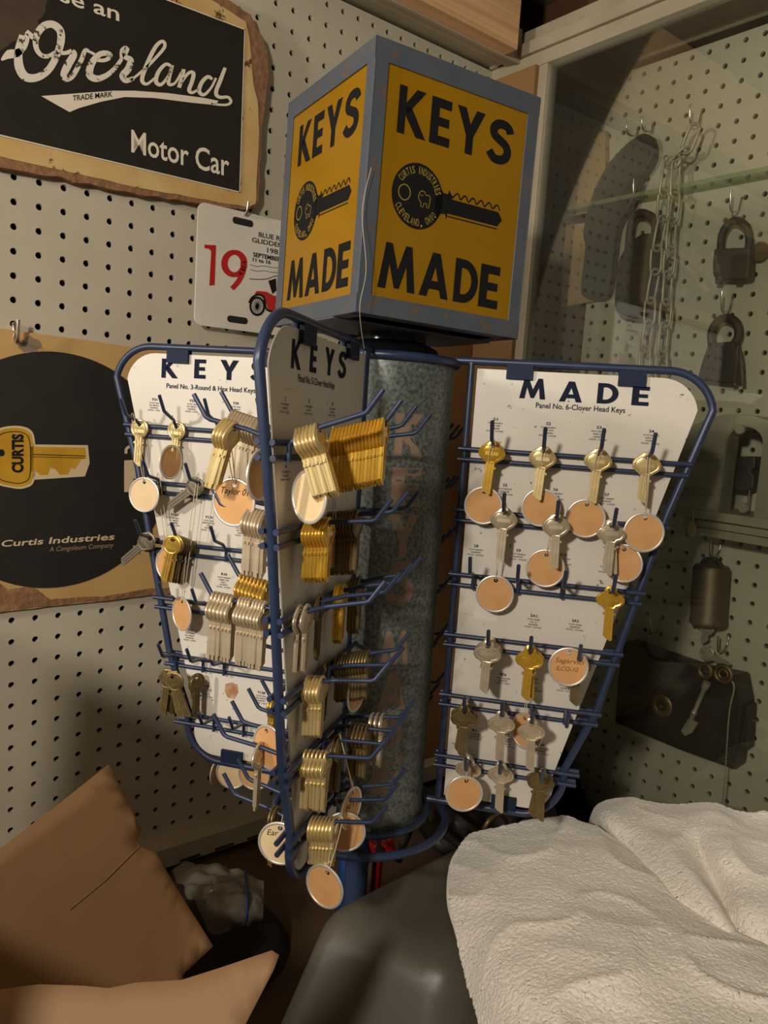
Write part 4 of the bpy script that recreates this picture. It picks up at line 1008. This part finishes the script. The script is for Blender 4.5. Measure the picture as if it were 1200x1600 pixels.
for lb, px, py, dr in (('zinc peg hook carrying the square brown padlock', 1160, 310, .020), ('zinc peg hook carrying the bell shaped dark padlock', 1146, 465, .020), ('zinc peg hook carrying the steel chain', 1097, 178, .018), ('first zinc peg hook over the curved dark iron', 998, 205, .010), ('second zinc peg hook over the curved dark iron', 1022, 196, .012), ('long zinc peg hook above the largest dark padlock', 1009, 292, .020),
                       ('empty zinc peg hook just right of the MADE panel edge', 1049, 834, .020), ('zinc peg hook carrying the round barrel padlock', 1128, 848, .018), ('zinc peg hook above the black box lock', 1034, 968, .018), ('zinc peg hook carrying the old brass key rings', 1140, 994, .018)):
    p = on(px, py, 0, .8084); peg(lb, p, r=.0013, out=.030, drop=dr, ax=0, sgn=-1)
# glass shelf
gs = D.materials.new('green_edge_glass'); gs.use_nodes = True; nt = gs.node_tree; nt.nodes.clear()
out_ = nt.nodes.new('ShaderNodeOutputMaterial'); tr_ = nt.nodes.new('ShaderNodeBsdfTransparent'); tr_.inputs[0].default_value = (.86, .95, .84, 1); gl_ = nt.nodes.new('ShaderNodeBsdfPrincipled'); gl_.inputs['Base Color'].default_value = (*lin((150, 160, 128)), 1); gl_.inputs['Roughness'].default_value = .25
mx_ = nt.nodes.new('ShaderNodeMixShader'); mx_.inputs[0].default_value = .42; nt.links.new(tr_.outputs[0], mx_.inputs[1]); nt.links.new(gl_.outputs[0], mx_.inputs[2]); nt.links.new(mx_.outputs[0], out_.inputs[0])
a = on(1200, 262, 0, .765); zg = a.z
tag(MB().box((.776, -1.2, zg), (.8080, -.03, zg + .006)).build('glass_shelf', gs, rel=Vector((.79, -.4, zg))), 'narrow green glass shelf crossing the case behind the chain', 'shelf')
# pale cardboard in the case corner
o = MB(); rprism(o, [(893, 216), (946, 204), (946, 326), (889, 338)], .0, .010); rprism(o, [(884, 352), (938, 345), (930, 470), (876, 480)], .0, .010)
tag(o.build('pale_board', mat('pale_card', (172, 138, 92), .7), rel=rootc(910, 300)), 'pale tan board pieces standing in the dark corner of the case', 'board')
# ledge of stacked strips, arched housing
ld = empty('ledge', on(1150, 820, 0, .79), 'painted ledge of stacked wooden strips under the arched housing', 'ledge')
def yl(px, py, d): return on(px, py, 0, .8084 - d)
m_ledge = mat('grey_painted_wood', (150, 142, 120), .55, var=(132, 124, 104), scale=20)
for k, (px, py, th, d) in enumerate(((1056, 791, .0115, .085), (1068, 808, .009, .078), (1074, 819, .012, .070))):
    a = yl(px, py, d); tow(bevel(MB().box((.8084 - d, -1.2, a.z - th), (.8080, a.y, a.z)).build('strip', m_ledge, ld), .0012), ld)
hz_ = yl(1056, 791, .085).z
hs = empty('arched_housing', on(1140, 790, 0, .77), 'grey sheet metal arched housing with round arch opening, on the ledge', 'housing')
m_house = mat('grey_sheet_metal', (148, 142, 124), .45, .1, var=(132, 126, 108), scale=14)
def arch(y0, y1, zb_, zt_, x, n=14):
    P = [Vector((x, y0, zb_))]; w_ = (y0 - y1) / 2; c = (y0 + y1) / 2
    for k in range(n + 1): a = PI * k / n; P.append(Vector((x, c + w_ * math.cos(a), zt_ - w_ * .9 + w_ * .9 * math.sin(a))))
    P.append(Vector((x, y1, zb_))); return P
xf = .728
A0 = on(1120, 1, 0, xf)
yo0 = on(1058, 770, 0, xf + .05).y; yi0 = on(1124, 770, 0, xf).y; yi1 = on(1183, 780, 0, xf).y; yo1 = yi1 - (yo0 - yi0) * .75
ztop = on(1150, 648, 0, xf + .03).z; ziT = on(1150, 664, 0, xf).z
Po = arch(yo0, yo1, hz_, ztop, xf, 16); Pi = arch(yi0, yi1, hz_, ziT, xf, 16)
o = MB(); n_ = len(Po)
o.add(Po + Pi, [(i, i + 1, n_ + i + 1, n_ + i) for i in range(n_ - 1)])
o.add(Po + [p + Vector((.072, 0, 0)) for p in Po], [(i, i + 1, n_ + i + 1, n_ + i) for i in range(n_ - 1)])
o.add(Pi + [p + Vector((.030, 0, 0)) for p in Pi], [(i, i + 1, n_ + i + 1, n_ + i) for i in range(n_ - 1)])
sh_ = tow(o.build('shell', m_house, hs), hs); so = sh_.modifiers.new('solid', 'SOLIDIFY'); so.thickness = .0015
for px, py in ((1156, 671), (1096, 668), (1162, 794)):
    c = on(px, py, 0, xf - .001); tow(MB().lathe([(0, .002), (.0055, .002), (.0065, 0), (.0065, -.002)], Matrix.Translation(c) @ Matrix.Rotation(-PI / 2, 4, 'Y'), 20).build('rivet_tab', m_house, hs), hs)
lk = empty('switch_lock', on(1155, 745, 0, .78), 'black lock body inside the arched housing', 'lock')
f9 = lambda px, py, x: on(px, py, 0, x)
o = MB(); P = [f9(*p, .770) for p in [(1143, 713), (1180, 713), (1179, 730), (1172, 736), (1178, 745), (1177, 762), (1165, 768), (1140, 765), (1131, 752), (1138, 735), (1134, 726)]]; o.prism(P, [v + Vector((.03, 0, 0)) for v in P]); tow(bevel(o.build('body', mat('black_rubber', (34, 34, 36), .6, var=(52, 52, 52), scale=60), lk), .002), lk)
for x_ in (1133, 1171):
    a = f9(x_, 768, .776); b = f9(x_ - 3, 792, .776); b.z = max(hz_ + .0015, b.z - .02); tow(MB().tube([a + Vector((0, 0, .01)), b], .0012, 8).build('leg', m_chrome, lk), lk)
a = f9(1130, 738, .772); tow(MB().lathe([(0, .003), (.006, .003), (.006, -.003), (0, -.003)], Matrix.Translation(a) @ Matrix.Rotation(-PI / 2, 4, 'Y'), 18).build('key_knob', m_chain, lk), lk)
c = on(1081, 826, 0, .722); o = MB(); P = [c + Vector((0, y, z)) for y, z in ((.006, .004), (.002, .009), (-.003, .008), (-.006, .001), (-.0055, -.008), (.001, -.012), (.005, -.008))]
o.prism(P, [p + Vector((.0006, 0, 0)) for p in P]); pt_ = tag(o.build('price_tag', mat('aged_paper', (198, 184, 150), .8), rel=c), 'small cut paper price tag dangling over the ledge front', 'tag')
MB().tube([Vector((0, -.001, .007)), Vector((.001, .001, .016)), Vector((.002, .0005, hz_ - c.z + .0005))], .0005, 5).build('string', m_string, pt_)
# barrel padlock with small keys
bl = empty('barrel_padlock', full(.03)(1110, 930), 'brown barrel shaped padlock hanging below the ledge', 'padlock')
t_, b_ = full(.030)(1112, 884), full(.030)(1106, 976); ax = (t_ - b_).normalized(); Lb = (t_ - b_).length
rt = Vector((0, 0, 1)).rotation_difference(ax).to_matrix().to_4x4()
tow(MB().lathe([(0, 0), (.0225, 0), (.0242, .002), (.0242, .007), (.0236, .008), (.0236, Lb - .004), (.0215, Lb), (0, Lb)], Matrix.Translation(b_) @ rt, 36).build('barrel', mat('brown_barrel', (108, 92, 70), .5, .5, var=(84, 68, 50), scale=30, mix=.6), bl), bl)
tow(MB().tube(crom([t_ + Vector((0, .012, -.004)), t_ + Vector((0, .012, .004)), t_ + Vector((0, 0, .010)), t_ + Vector((0, -.012, .004)), t_ + Vector((0, -.012, -.004))], 5), .0032, 10).build('shackle', m_iron, bl), bl)
k = key_at(full(.030)(1106, 974), Matrix.Rotation(-PI / 2, 4, 'Z') @ Matrix.Rotation(.1, 4, 'Y'), 'round', m_chain, 'grey key stuck in the underside of the barrel padlock', None, .030)
k = key_at(full(.036)(1098, 1018), Matrix.Rotation(PI / 2, 4, 'Z') @ Matrix.Rotation(1.35, 4, 'Y'), 'round', m_chain, 'grey key lying sideways under the barrel padlock', None, .040)
# black box lock
bxl = empty('box_lock', full(.0)(1060, 1100), 'large black box lock with brass keyhole ring, right wall', 'lock')
o = MB(); rprism(o, [(974, 1002), (1090, 1044), (1152, 1056), (1160, 1100), (1146, 1203), (1060, 1172), (960, 1130), (964, 1060)], .004, .040); tow(bevel(o.build('case', mat('black_japanned_iron', (30, 27, 25), .42, .2, var=(42, 37, 32), scale=18, bump=.15), bxl), .004, 3), bxl)
o = MB(); rprism(o, [(1152, 1094), (1172, 1102), (1168, 1170), (1150, 1178)], .010, .030); tow(bevel(o.build('bolt', m_iron, bxl), .002), bxl)
c = full(.041)(1033, 1103); MX = Matrix.Translation(c) @ Matrix.Rotation(-PI / 2, 4, 'Y')
tow(MB().lathe([(.0075, -.004), (.0075, .001), (.009, .002), (.0155, .0018), (.0172, .0006), (.0172, -.002)], MX, 32).build('keyhole_ring', m_rustbrass, bxl), bxl)
tow(MB().lathe([(0, .0015), (.0028, .0015), (.0028, -.002), (.0052, -.002)], MX, 20).build('keyhole_pin', m_rustbrass, bxl), bxl)
# old brass key rings, shaft key and ball chain
def torus(mb, c, R, r, M, n=28): mb.tube([c + M @ Vector((R * math.cos(2 * PI * k / n), R * math.sin(2 * PI * k / n), 0)) for k in range(n)], r, 8, True)
RM = Matrix.Rotation(-PI / 2, 3, 'Y')
ok = empty('barrel_key', full(.052)(1103, 1048), 'long old barrel key with brass bow in front of the black box lock', 'key')
o = MB(); torus(o, full(.050)(1102, 1048), .0085, .0030, RM); tow(o.build('bow', m_rustbrass, ok), ok)
a, b = full(.050)(1105, 1066), full(.048)(1073, 1140); tow(MB().tube([a, a.lerp(b, .12), a.lerp(b, .15), a.lerp(b, .6), a.lerp(b, .63), a.lerp(b, .68), b], [.0052, .0052, .0032, .0030, .0046, .0032, .0030], 10).build('shank', m_chain, ok), ok)
o = MB(); P = [full(.050)(*p) for p in [(1076, 1122), (1090, 1130), (1080, 1146), (1070, 1150), (1064, 1142)]]; o.prism(P, [p + Vector((.004, 0, 0)) for p in P]); tow(o.build('bit', m_chain, ok), ok)
o = MB(); torus(o, full(.053)(1130, 1053), .0108, .0030, RM); torus(o, full(.053)(1130, 1053), .0060, .0020, RM)
tag(o.build('key_ring', m_rustbrass, rel=full(.053)(1130, 1053)), 'round brass ring hanging right of the old barrel key', 'ring')
bc = empty('ball_chain', full(.052)(1143, 1070), 'fine ball chain hanging down over the right end of the box lock', 'chain')
P = crom([full(.050)(*p) for p in [(1142, 1062), (1147, 1075), (1140, 1110), (1136, 1160), (1132, 1225), (1128, 1262)]], 16)
o = MB()
for p in P:
    o.lathe([(0, -.0013), (.0009, -.0009), (.0013, 0), (.0009, .0009), (0, .0013)], Matrix.Translation(p), 8)
tow(o.build('beads', m_chain, bc), bc)['kind'] = 'stuff'
tow(MB().tube(P, .0004, 5).build('cord', m_chain, bc), bc)

# ------------------------------------------------------------------ foreground
def card_noise(p, amp, sc=6): return noise.noise(p * sc) * amp
m_card = mat('brown_cardboard', (146, 110, 70), .75, var=(130, 96, 60), scale=7, mix=.7, bump=.15, bscale=60)
m_card2 = mat('inner_cardboard', (160, 126, 92), .75, var=(146, 113, 82), scale=6, mix=.7, bump=.15, bscale=60)
cbx = empty('cardboard_box', (-.02, -.45, -.84), 'open brown cardboard box with raised flaps at lower left', 'box')
def flap(name, pix, p0, n, mt, th=.004, amp=.0014):
    P2 = pix; pts = [onplane(x, y, p0, n) for x, y in P2]
    # densify edge, triangulate on a grid inside the outline
    bm = bmesh.new(); vs = []
    for i in range(len(pts)):
        a, b = pts[i], pts[(i + 1) % len(pts)]; k = max(1, int((b - a).length / .012))
        for j in range(k): vs.append(bm.verts.new(a.lerp(b, j / k)))
    f = bm.faces.new(vs); bmesh.ops.triangulate(bm, faces=[f]); 
    for _ in range(3):
        es = [e for e in bm.edges if e.calc_length() > .02]
        if es: bmesh.ops.subdivide_edges(bm, edges=es, cuts=1); bmesh.ops.triangulate(bm, faces=bm.faces[:])
    for v in bm.verts: v.co += n * (card_noise(v.co, amp, 9) + card_noise(v.co, amp * .3, 40))
    me = D.meshes.new(name); bm.to_mesh(me); bm.free(); me.materials.append(mt)
    o = D.objects.new(name, me); COL.objects.link(o); o.parent = cbx; tow(o, cbx); smooth(o)
    s = o.modifiers.new('solid', 'SOLIDIFY'); s.thickness = th; s.offset = 0; return o
nA = Vector((-.35, -.80, .42)).normalized(); pA = onplane(170, 1195, Vector((.05, -.235, -.66)), Vector((0, 1, 0)))
flap('rear_flap', [(-120, 1422), (0, 1326), (92, 1256), (170, 1194), (190, 1232), (222, 1296), (215, 1308), (220, 1322), (243, 1330), (268, 1375), (333, 1478), (286, 1522), (285, 1560), (-140, 1600)], pA, nA, m_card)
cl = MB()
for a, b in (((218, 1322), (165, 1375)), ((165, 1375), (110, 1420))):
    A0_, B0_ = onplane(*a, pA, nA) + nA * .0024, onplane(*b, pA, nA) + nA * .0026; cl.tube([A0_, B0_], .0006, 6)
tow(cl.build('crease', mat('cardboard_crease', (136, 102, 66), .8), cbx), cbx)
pB = onplane(286, 1525, pA - nA * .030, nA); nB = Vector((-.50, -.62, .60)).normalized()
pB = onplane(286, 1525, Vector((.0, -.52, -.66)), Vector((.35, .9, .1)).normalized())
flap('front_flap', [(-140, 1560), (0, 1546), (60, 1538), (130, 1540), (170, 1544), (215, 1535), (285, 1531), (345, 1512), (425, 1485), (436, 1492), (428, 1515), (384, 1600), (330, 1690), (300, 1900), (-220, 1900)], pB, nB, m_card2)
o = MB(); x0, x1, y0, y1, zb_, zt_ = -.295, -.01, -.60, -.33, -.838, -.735
for lo, hi in (((x0, y0, zb_), (x1, y0 + .004, zt_ + .055)), ((x0, y1 - .004, zb_), (x1, y1, zt_)), ((x0, y0, zb_), (x0 + .004, y1, zt_)), ((x1 - .004, y0, zb_), (x1, y1, zt_)), ((x0, y0, zb_), (x1, y1, zb_ + .004))): o.box(lo, hi)
tow(o.build('carton', m_card, cbx), cbx)
o = MB(); P = [Vector((-.30, y, z)) for y, z in ((-.045, -.80), (-.05, -.37), (-.19, -.375), (-.225, -.54), (-.37, -.55), (-.395, -.31), (-.60, -.30), (-.635, -.46), (-.73, -.48), (-.73, -.80))]; o.prism(P, [p + Vector((-.004, 0, 0)) for p in P]); tow(o.build('added_shade_flap', m_card, cbx), cbx)  # flap added out of view, outline shaped to shade the lower left wall
# grey bin, upside down, tapered
A = on(697, 1517, 2, -.69); Bc = on(497, 1408, 2, -.69)
m_grey = mat('grey_plastic', (84, 80, 71), .42, var=(78, 74, 66), scale=5, mix=.7, bump=.06, bscale=900)
top = [A, Bc, Vector((.44, -.345, -.69)), Vector((.49, -.515, -.69))]
cen = sum(top, Vector()) / 4
low = [A + Vector((-.03, -.04, 0)), Vector((.088, -.385, 0)), Vector((.46, -.362, 0)), Vector((.53, -.55, 0))]; low = [Vector((p.x, p.y, -.838)) for p in low]
o = MB(); o.prism(list(reversed(top)), list(reversed(low))); gb = o.build('plastic_bin', m_grey, rel=Vector((cen.x, cen.y, -.838)))
bv = gb.modifiers.new('b', 'BEVEL'); bv.width = .030; bv.segments = 8; smooth(gb)
tag(gb, 'upturned smooth grey plastic bin under the towel', 'bin')
# towel
m_tow = D.materials.new('white_terry'); m_tow.use_nodes = True; nt = m_tow.node_tree; b = nt.nodes['Principled BSDF']
b.inputs['Base Color'].default_value = (*lin((244, 238, 228)), 1); b.inputs['Roughness'].default_value = .95; b.inputs['Sheen Weight'].default_value = .3; b.inputs['Specular IOR Level'].default_value = .1
tc = nt.nodes.new('ShaderNodeTexCoord'); nw = nt.nodes.new('ShaderNodeTexNoise'); nw.inputs['Scale'].default_value = 90; nt.links.new(tc.outputs['Object'], nw.inputs['Vector'])
vm = nt.nodes.new('ShaderNodeVectorMath'); vm.operation = 'MULTIPLY_ADD'; vm.inputs[1].default_value = (.006, .006, .006); nt.links.new(nw.outputs['Color'], vm.inputs[0]); nt.links.new(tc.outputs['Object'], vm.inputs[2])
no = nt.nodes.new('ShaderNodeTexVoronoi'); no.inputs['Scale'].default_value = 400; no.feature = 'SMOOTH_F1'
bp = nt.nodes.new('ShaderNodeBump'); bp.inputs['Strength'].default_value = .55; bp.inputs['Distance'].default_value = .0018
nt.links.new(vm.outputs[0], no.inputs['Vector']); bp.invert = True; nt.links.new(no.outputs['Distance'], bp.inputs['Height']); nt.links.new(bp.outputs['Normal'], b.inputs['Normal'])
LF = [
 [(735, 1314, -.684), (785, 1299, -.672), (850, 1285, -.660), (905, 1292, -.660), (985, 1335, -.664), (1050, 1400, -.668), (1120, 1450, -.668), (1230, 1500, -.668)],
 [(709, 1350, -.684), (765, 1340, -.668), (845, 1330, -.650), (925, 1345, -.648), (1000, 1385, -.650), (1065, 1430, -.650), (1135, 1475, -.648), (1240, 1525, -.646)],
 [(703, 1410, -.684), (768, 1400, -.665), (850, 1390, -.648), (935, 1405, -.648), (1010, 1440, -.645), (1080, 1475, -.640), (1150, 1510, -.636), (1250, 1555, -.634)],
 [(716, 1462, -.684), (778, 1460, -.662), (860, 1455, -.650), (940, 1470, -.645), (1020, 1500, -.640), (1095, 1530, -.636), (1165, 1555, -.634), (1260, 1590, -.632)],
 [(734, 1525, -.690), (792, 1525, -.660), (870, 1525, -.648), (950, 1540, -.640), (1030, 1560, -.640), (1105, 1580, -.638), (1180, 1605, -.636), (1270, 1640, -.634)],
 [(752, 1590, -.694), (808, 1592, -.662), (880, 1595, -.646), (960, 1610, -.644), (1040, 1630, -.642), (1115, 1650, -.640), (1190, 1675, -.638), (1280, 1710, -.636)],
 [(772, 1670, -.696), (825, 1675, -.660), (890, 1680, -.646), (970, 1700, -.644), (1050, 1720, -.642), (1125, 1740, -.640), (1200, 1765, -.638), (1290, 1800, -.636)]]
BK = [
 [(925, 1290, -.72), (935, 1262, -.668), (965, 1254, -.656), (1010, 1262, -.650), (1060, 1268, -.650), (1115, 1262, -.642), (1160, 1278, -.640), (1230, 1284, -.640)],
 [(935, 1305, -.70), (945, 1285, -.655), (985, 1285, -.645), (1030, 1290, -.646), (1080, 1295, -.642), (1120, 1300, -.634), (1170, 1310, -.640), (1240, 1320, -.634)],
 [(975, 1340, -.68), (985, 1320, -.655), (1020, 1325, -.644), (1055, 1330, -.642), (1095, 1335, -.646), (1130, 1345, -.630), (1180, 1350, -.634), (1245, 1360, -.630)],
 [(1020, 1390, -.675), (1030, 1375, -.655), (1055, 1375, -.646), (1085, 1385, -.642), (1115, 1390, -.658), (1150, 1385, -.640), (1195, 1395, -.636), (1250, 1405, -.632)],
 [(1060, 1440, -.672), (1070, 1425, -.656), (1090, 1425, -.650), (1115, 1435, -.648), (1140, 1440, -.660), (1165, 1435, -.645), (1205, 1445, -.642), (1255, 1455, -.638)],
 [(1110, 1490, -.672), (1120, 1475, -.668), (1135, 1475, -.664), (1150, 1485, -.662), (1170, 1490, -.664), (1190, 1485, -.660), (1215, 1495, -.658), (1260, 1505, -.655)]]
def cr1(P, t):
    n = len(P) - 1; i = min(int(t * n), n - 1); f = t * n - i
    p0, p1, p2, p3 = P[max(i - 1, 0)], P[i], P[i + 1], P[min(i + 2, n)]
    return 0.5 * ((2 * p1) + (p2 - p0) * f + (2 * p0 - 5 * p1 + 4 * p2 - p3) * f * f + (3 * p1 - p0 - 3 * p2 + p3) * f ** 3)
def sheet(lat, nu, nv, fold, seed):
    G = [[on(x, y, 2, z) for x, y, z in row] for row in lat]; vs = []
    for j in range(nv + 1):
        row = [cr1([G[k][i] for k in range(len(G))], j / nv) for i in range(len(G[0]))]
        for i in range(nu + 1):
            p = cr1(row, i / nu); q_ = p + Vector((seed, 0, 0))
            n1 = noise.noise(q_ * 9) * fold; w_ = noise.noise(Vector((q_.x * 55 + q_.y * 20, q_.y * 30, seed))) * fold * .10
            rd = 1 - abs(noise.noise(Vector((q_.x * 14 + seed, q_.y * 11, 2.0)))) * 2.2
            n2 = max(rd, 0) ** 3 * fold * .45
            lum = noise.noise(q_ * 300) * .0006
            p = p + Vector((noise.noise(q_ * 500) * .0005, noise.noise(q_ * 500 + Vector((9, 0, 0))) * .0005, n1 + w_ + n2 + lum)); vs.append(p)
    fs = [(j * (nu + 1) + i, j * (nu + 1) + i + 1, (j + 1) * (nu + 1) + i + 1, (j + 1) * (nu + 1) + i) for j in range(nv) for i in range(nu)]
    return vs, fs
twl = empty('towel', (.45, -.5, -.66), 'thick white terry towel heaped over the grey bin at lower right', 'towel')
for lat, nu, nv, fo, sd, nm in ((LF, 330, 300, .009, 1.0, 'front_fold'), (BK, 260, 200, .010, 5.0, 'rear_fold')):
    vs, fs = sheet(lat, nu, nv, fo, sd); o = MB(); o.add(vs, fs, True); t_o = tow(o.build(nm, m_tow, twl), twl); so = t_o.modifiers.new('solid', 'SOLIDIFY'); so.thickness = .005; so.offset = -1
hem = [on(x, y, 2, z) + Vector((0, 0, .003)) for x, y, z in [r[0] for r in LF]]
tow(MB().tube(crom(hem, 8), .0035, 8).build('hem', m_tow, twl), twl)
# plastic bag
m_bag = D.materials.new('clear_film'); m_bag.use_nodes = True; b = m_bag.node_tree.nodes['Principled BSDF']; b.inputs['Base Color'].default_value = (*lin((170, 162, 146)), 1); b.inputs['Roughness'].default_value = .15; b.inputs['Alpha'].default_value = .42
bg_ = empty('zip_bag', on(350, 1420, 2, -.76), 'crumpled clear zip bag with blue seal stripe behind the cardboard box', 'bag')
BG = [[(268, 1360, -.775), (300, 1352, -.765), (345, 1358, -.755), (385, 1368, -.750), (412, 1384, -.752)], [(280, 1395, -.772), (310, 1390, -.745), (350, 1390, -.738), (388, 1398, -.738), (412, 1405, -.748)], [(295, 1425, -.775), (325, 1425, -.745), (358, 1428, -.738), (388, 1430, -.742), (411, 1432, -.752)], [(312, 1462, -.785), (340, 1462, -.770), (362, 1455, -.765), (385, 1450, -.765), (409, 1440, -.768)]]
G = [[on(x, y, 2, z) for x, y, z in r] for r in BG]; vs = []; nu = 48; nv = 40
for j in range(nv + 1):
    row = [cr1([G[k][i] for k in range(4)], j / nv) for i in range(5)]
    for i in range(nu + 1):
        p = cr1(row, i / nu); vs.append(p + Vector((0, 0, abs(noise.noise(p * 34)) * .012 + abs(noise.noise(p * 90)) * .003)))
o = MB(); o.add(vs, [(j * (nu + 1) + i, j * (nu + 1) + i + 1, (j + 1) * (nu + 1) + i + 1, (j + 1) * (nu + 1) + i) for j in range(nv) for i in range(nu)], True)
tow(o.build('film', m_bag, bg_), bg_)
i0 = int(nu * .74); tow(MB().tube([vs[j * (nu + 1) + i0] + Vector((0, 0, .0015)) for j in range(nv + 1)], .0014, 6).build('seal_stripe', mat('blue_seal', (44, 62, 112), .4), bg_), bg_)
for k in range(9):
    o = MB(); c = on(335 + random.uniform(-12, 22), 1385 + random.uniform(-8, 14), 2, -.762); o.lathe([(0, -.002), (.006, -.001), (.006, .001), (0, .002)], Matrix.Translation(c) @ Matrix.Rotation(random.uniform(-.9, .9), 4, 'X') @ Matrix.Rotation(random.uniform(-.9, .9), 4, 'Y'), 12)
    tow(o.build('brass_disc', m_dull, bg_), bg_)
# dark cloth heaps, hoses, blue tube, red clamp, brass handle
def heap(name, label, cat, ctr, rx, ry, h, mt, seed, sharp=1.0):
    nu, nv = 72, 28; vs = []; fs = []
    for j in range(nv + 1):
        t = j / nv
        for i in range(nu):
            a = 2 * PI * i / nu; r = t
            z = h * (1 - r ** 2.2)
            p = Vector((ctr[0] + rx * r * math.cos(a), ctr[1] + ry * r * math.sin(a), ctr[2] + z)); n_ = noise.noise(p * 16 + Vector((seed, 0, 0))) * .022 + (1 - abs(noise.noise(p * 22 + Vector((0, seed, 0)))) * 2) * .010
            vs.append(p + Vector((0, 0, n_ * sharp * (1 - r ** 4))))
    for j in range(nv):
        for i in range(nu): fs.append((j * nu + i, j * nu + (i + 1) % nu, (j + 1) * nu + (i + 1) % nu, (j + 1) * nu + i))
    o = MB(); o.add(vs, fs, True); return tag(o.build(name, mt, rel=Vector(ctr)), label, cat)
m_cloth = mat('dark_cloth', (46, 38, 28), .9, var=(34, 28, 20), scale=30)
m_cloth2 = mat('black_cloth', (30, 27, 24), .85, var=(40, 36, 30), scale=30)
heap('dark_cloth', 'crumpled dark brown cloth heap left of the grey bin', 'cloth', (.14, -.20, -.838), .115, .085, .075, m_cloth, 2.0)
heap('black_cloth', 'black cloth bunched behind the white towel', 'cloth', (.60, -.235, -.838), .085, .125, .135, m_cloth2, 7.0)
m_hose = mat('black_rubber_hose', (54, 52, 48), .5)
def cable(name, label, cat, pix, r, mt):
    P = [on(x, y, 2, z) for x, y, z in pix]; return tag(MB().tube(crom(P, 8), r, 10).build(name, mt, rel=P[0]), label, cat)
cable('rubber_hose', 'thick black rubber hose curving under the rack, nearest the column', 'hose', [(655, 1262, -.74), (662, 1290, -.72), (680, 1312, -.715), (705, 1330, -.73), (735, 1345, -.76)], .0085, m_hose)
cable('rubber_hose', 'thick black rubber hose looping right toward the towel', 'hose', [(688, 1268, -.72), (705, 1280, -.70), (728, 1296, -.71), (745, 1310, -.74), (760, 1330, -.78)], .0095, m_hose)
cable('rubber_hose', 'thin dark hose rising left of the other two under the rack', 'hose', [(622, 1345, -.76), (630, 1320, -.75), (640, 1296, -.75), (643, 1268, -.78)], .005, m_hose)
cable('brass_handle', 'curved brass wire handle rising at the back edge of the towel', 'handle', [(752, 1312, -.705), (758, 1292, -.685), (768, 1278, -.676), (782, 1272, -.68), (792, 1284, -.71)], .0030, m_rustbrass)
c = on(552, 1352, 2, -.745); o = MB(); o.lathe([(0, 0), (.0175, 0), (.0175, .115), (.0155, .122), (0, .122)], Matrix.Translation((c.x, c.y, -.838)), 28)
tag(o.build('blue_tube', mat('blue_plastic', (30, 62, 116), .4), rel=Vector((c.x, c.y, -.838))), 'upright blue plastic tube under the rack, behind the grey bin', 'tube')
c = on(592, 1326, 2, -.72); rc = empty('spring_clamp', (c.x, c.y, -.838), 'bright red plastic spring clamp under the rack beside the blue tube', 'clamp')
m_red = mat('red_plastic', (170, 34, 26), .4)
def clampjaw(name, poly):
    P = [c + CAMR * (x * .0006) - CAMD * (y * .0006) for x, y in poly]; o = MB().prism(P, [p + CAMF * .016 for p in P]); ob = tow(bevel(o.build(name, m_red, rc), .0015), rc); return ob
clampjaw('jaw', [(-24, 22), (-4, 2), (-8, -12), (-24, -38), (-27, -20)]); clampjaw('jaw', [(24, 24), (8, 2), (10, -12), (34, -24), (30, 4)]); clampjaw('body', [(-10, 6), (12, 6), (16, -10), (0, -22), (-14, -12)])
tow(MB().tube([c + CAMF * -.003, c + CAMF * .020], .0045, 12).build('pivot', m_iron, rc), rc)
tow(MB().tube([c + CAMF * .010 - Vector((0, 0, .01)), Vector((c.x + .006, c.y + .010, -.838))], .006, 8).build('handle', m_red, rc), rc)

# cobweb threads between the lightbox and the panels
def cob(label, pix, rel=Vector((0, 0, 0))):
    P = [CAMP + ray(x, y) * d for x, y, d in pix]; o = MB().tube(crom(P, 8), .00022, 5).build('cobweb_thread', m_string, rel=P[0]); return tag(o, label, 'cobweb')
dC = (Vector((.1755, -.3911, 0)) - CAMP).dot(CAMF) + CAMF.z * 0
dp = lambda p: (Vector(p) - CAMP).dot(CAMF)
d1 = dp((.1730, -.3950, -.02)); d2 = dp(pt('C', 1, .12, .002, -.166))
cob('pale cobweb thread hanging down the front edge of the lightbox', [(580, 262, d1), (566, 330, d1), (572, 420, d1), (562, 482, d1), (569, 545, d2)])
cob('pale cobweb thread stretched across the upper face of the middle panel', [(446, 607, dp(pt('C', 1, .262, .002, -.20))), (500, 616, dp(pt('C', 1, .19, .004, -.20))), (566, 619, dp(pt('C', 1, .085, .004, -.20)))])
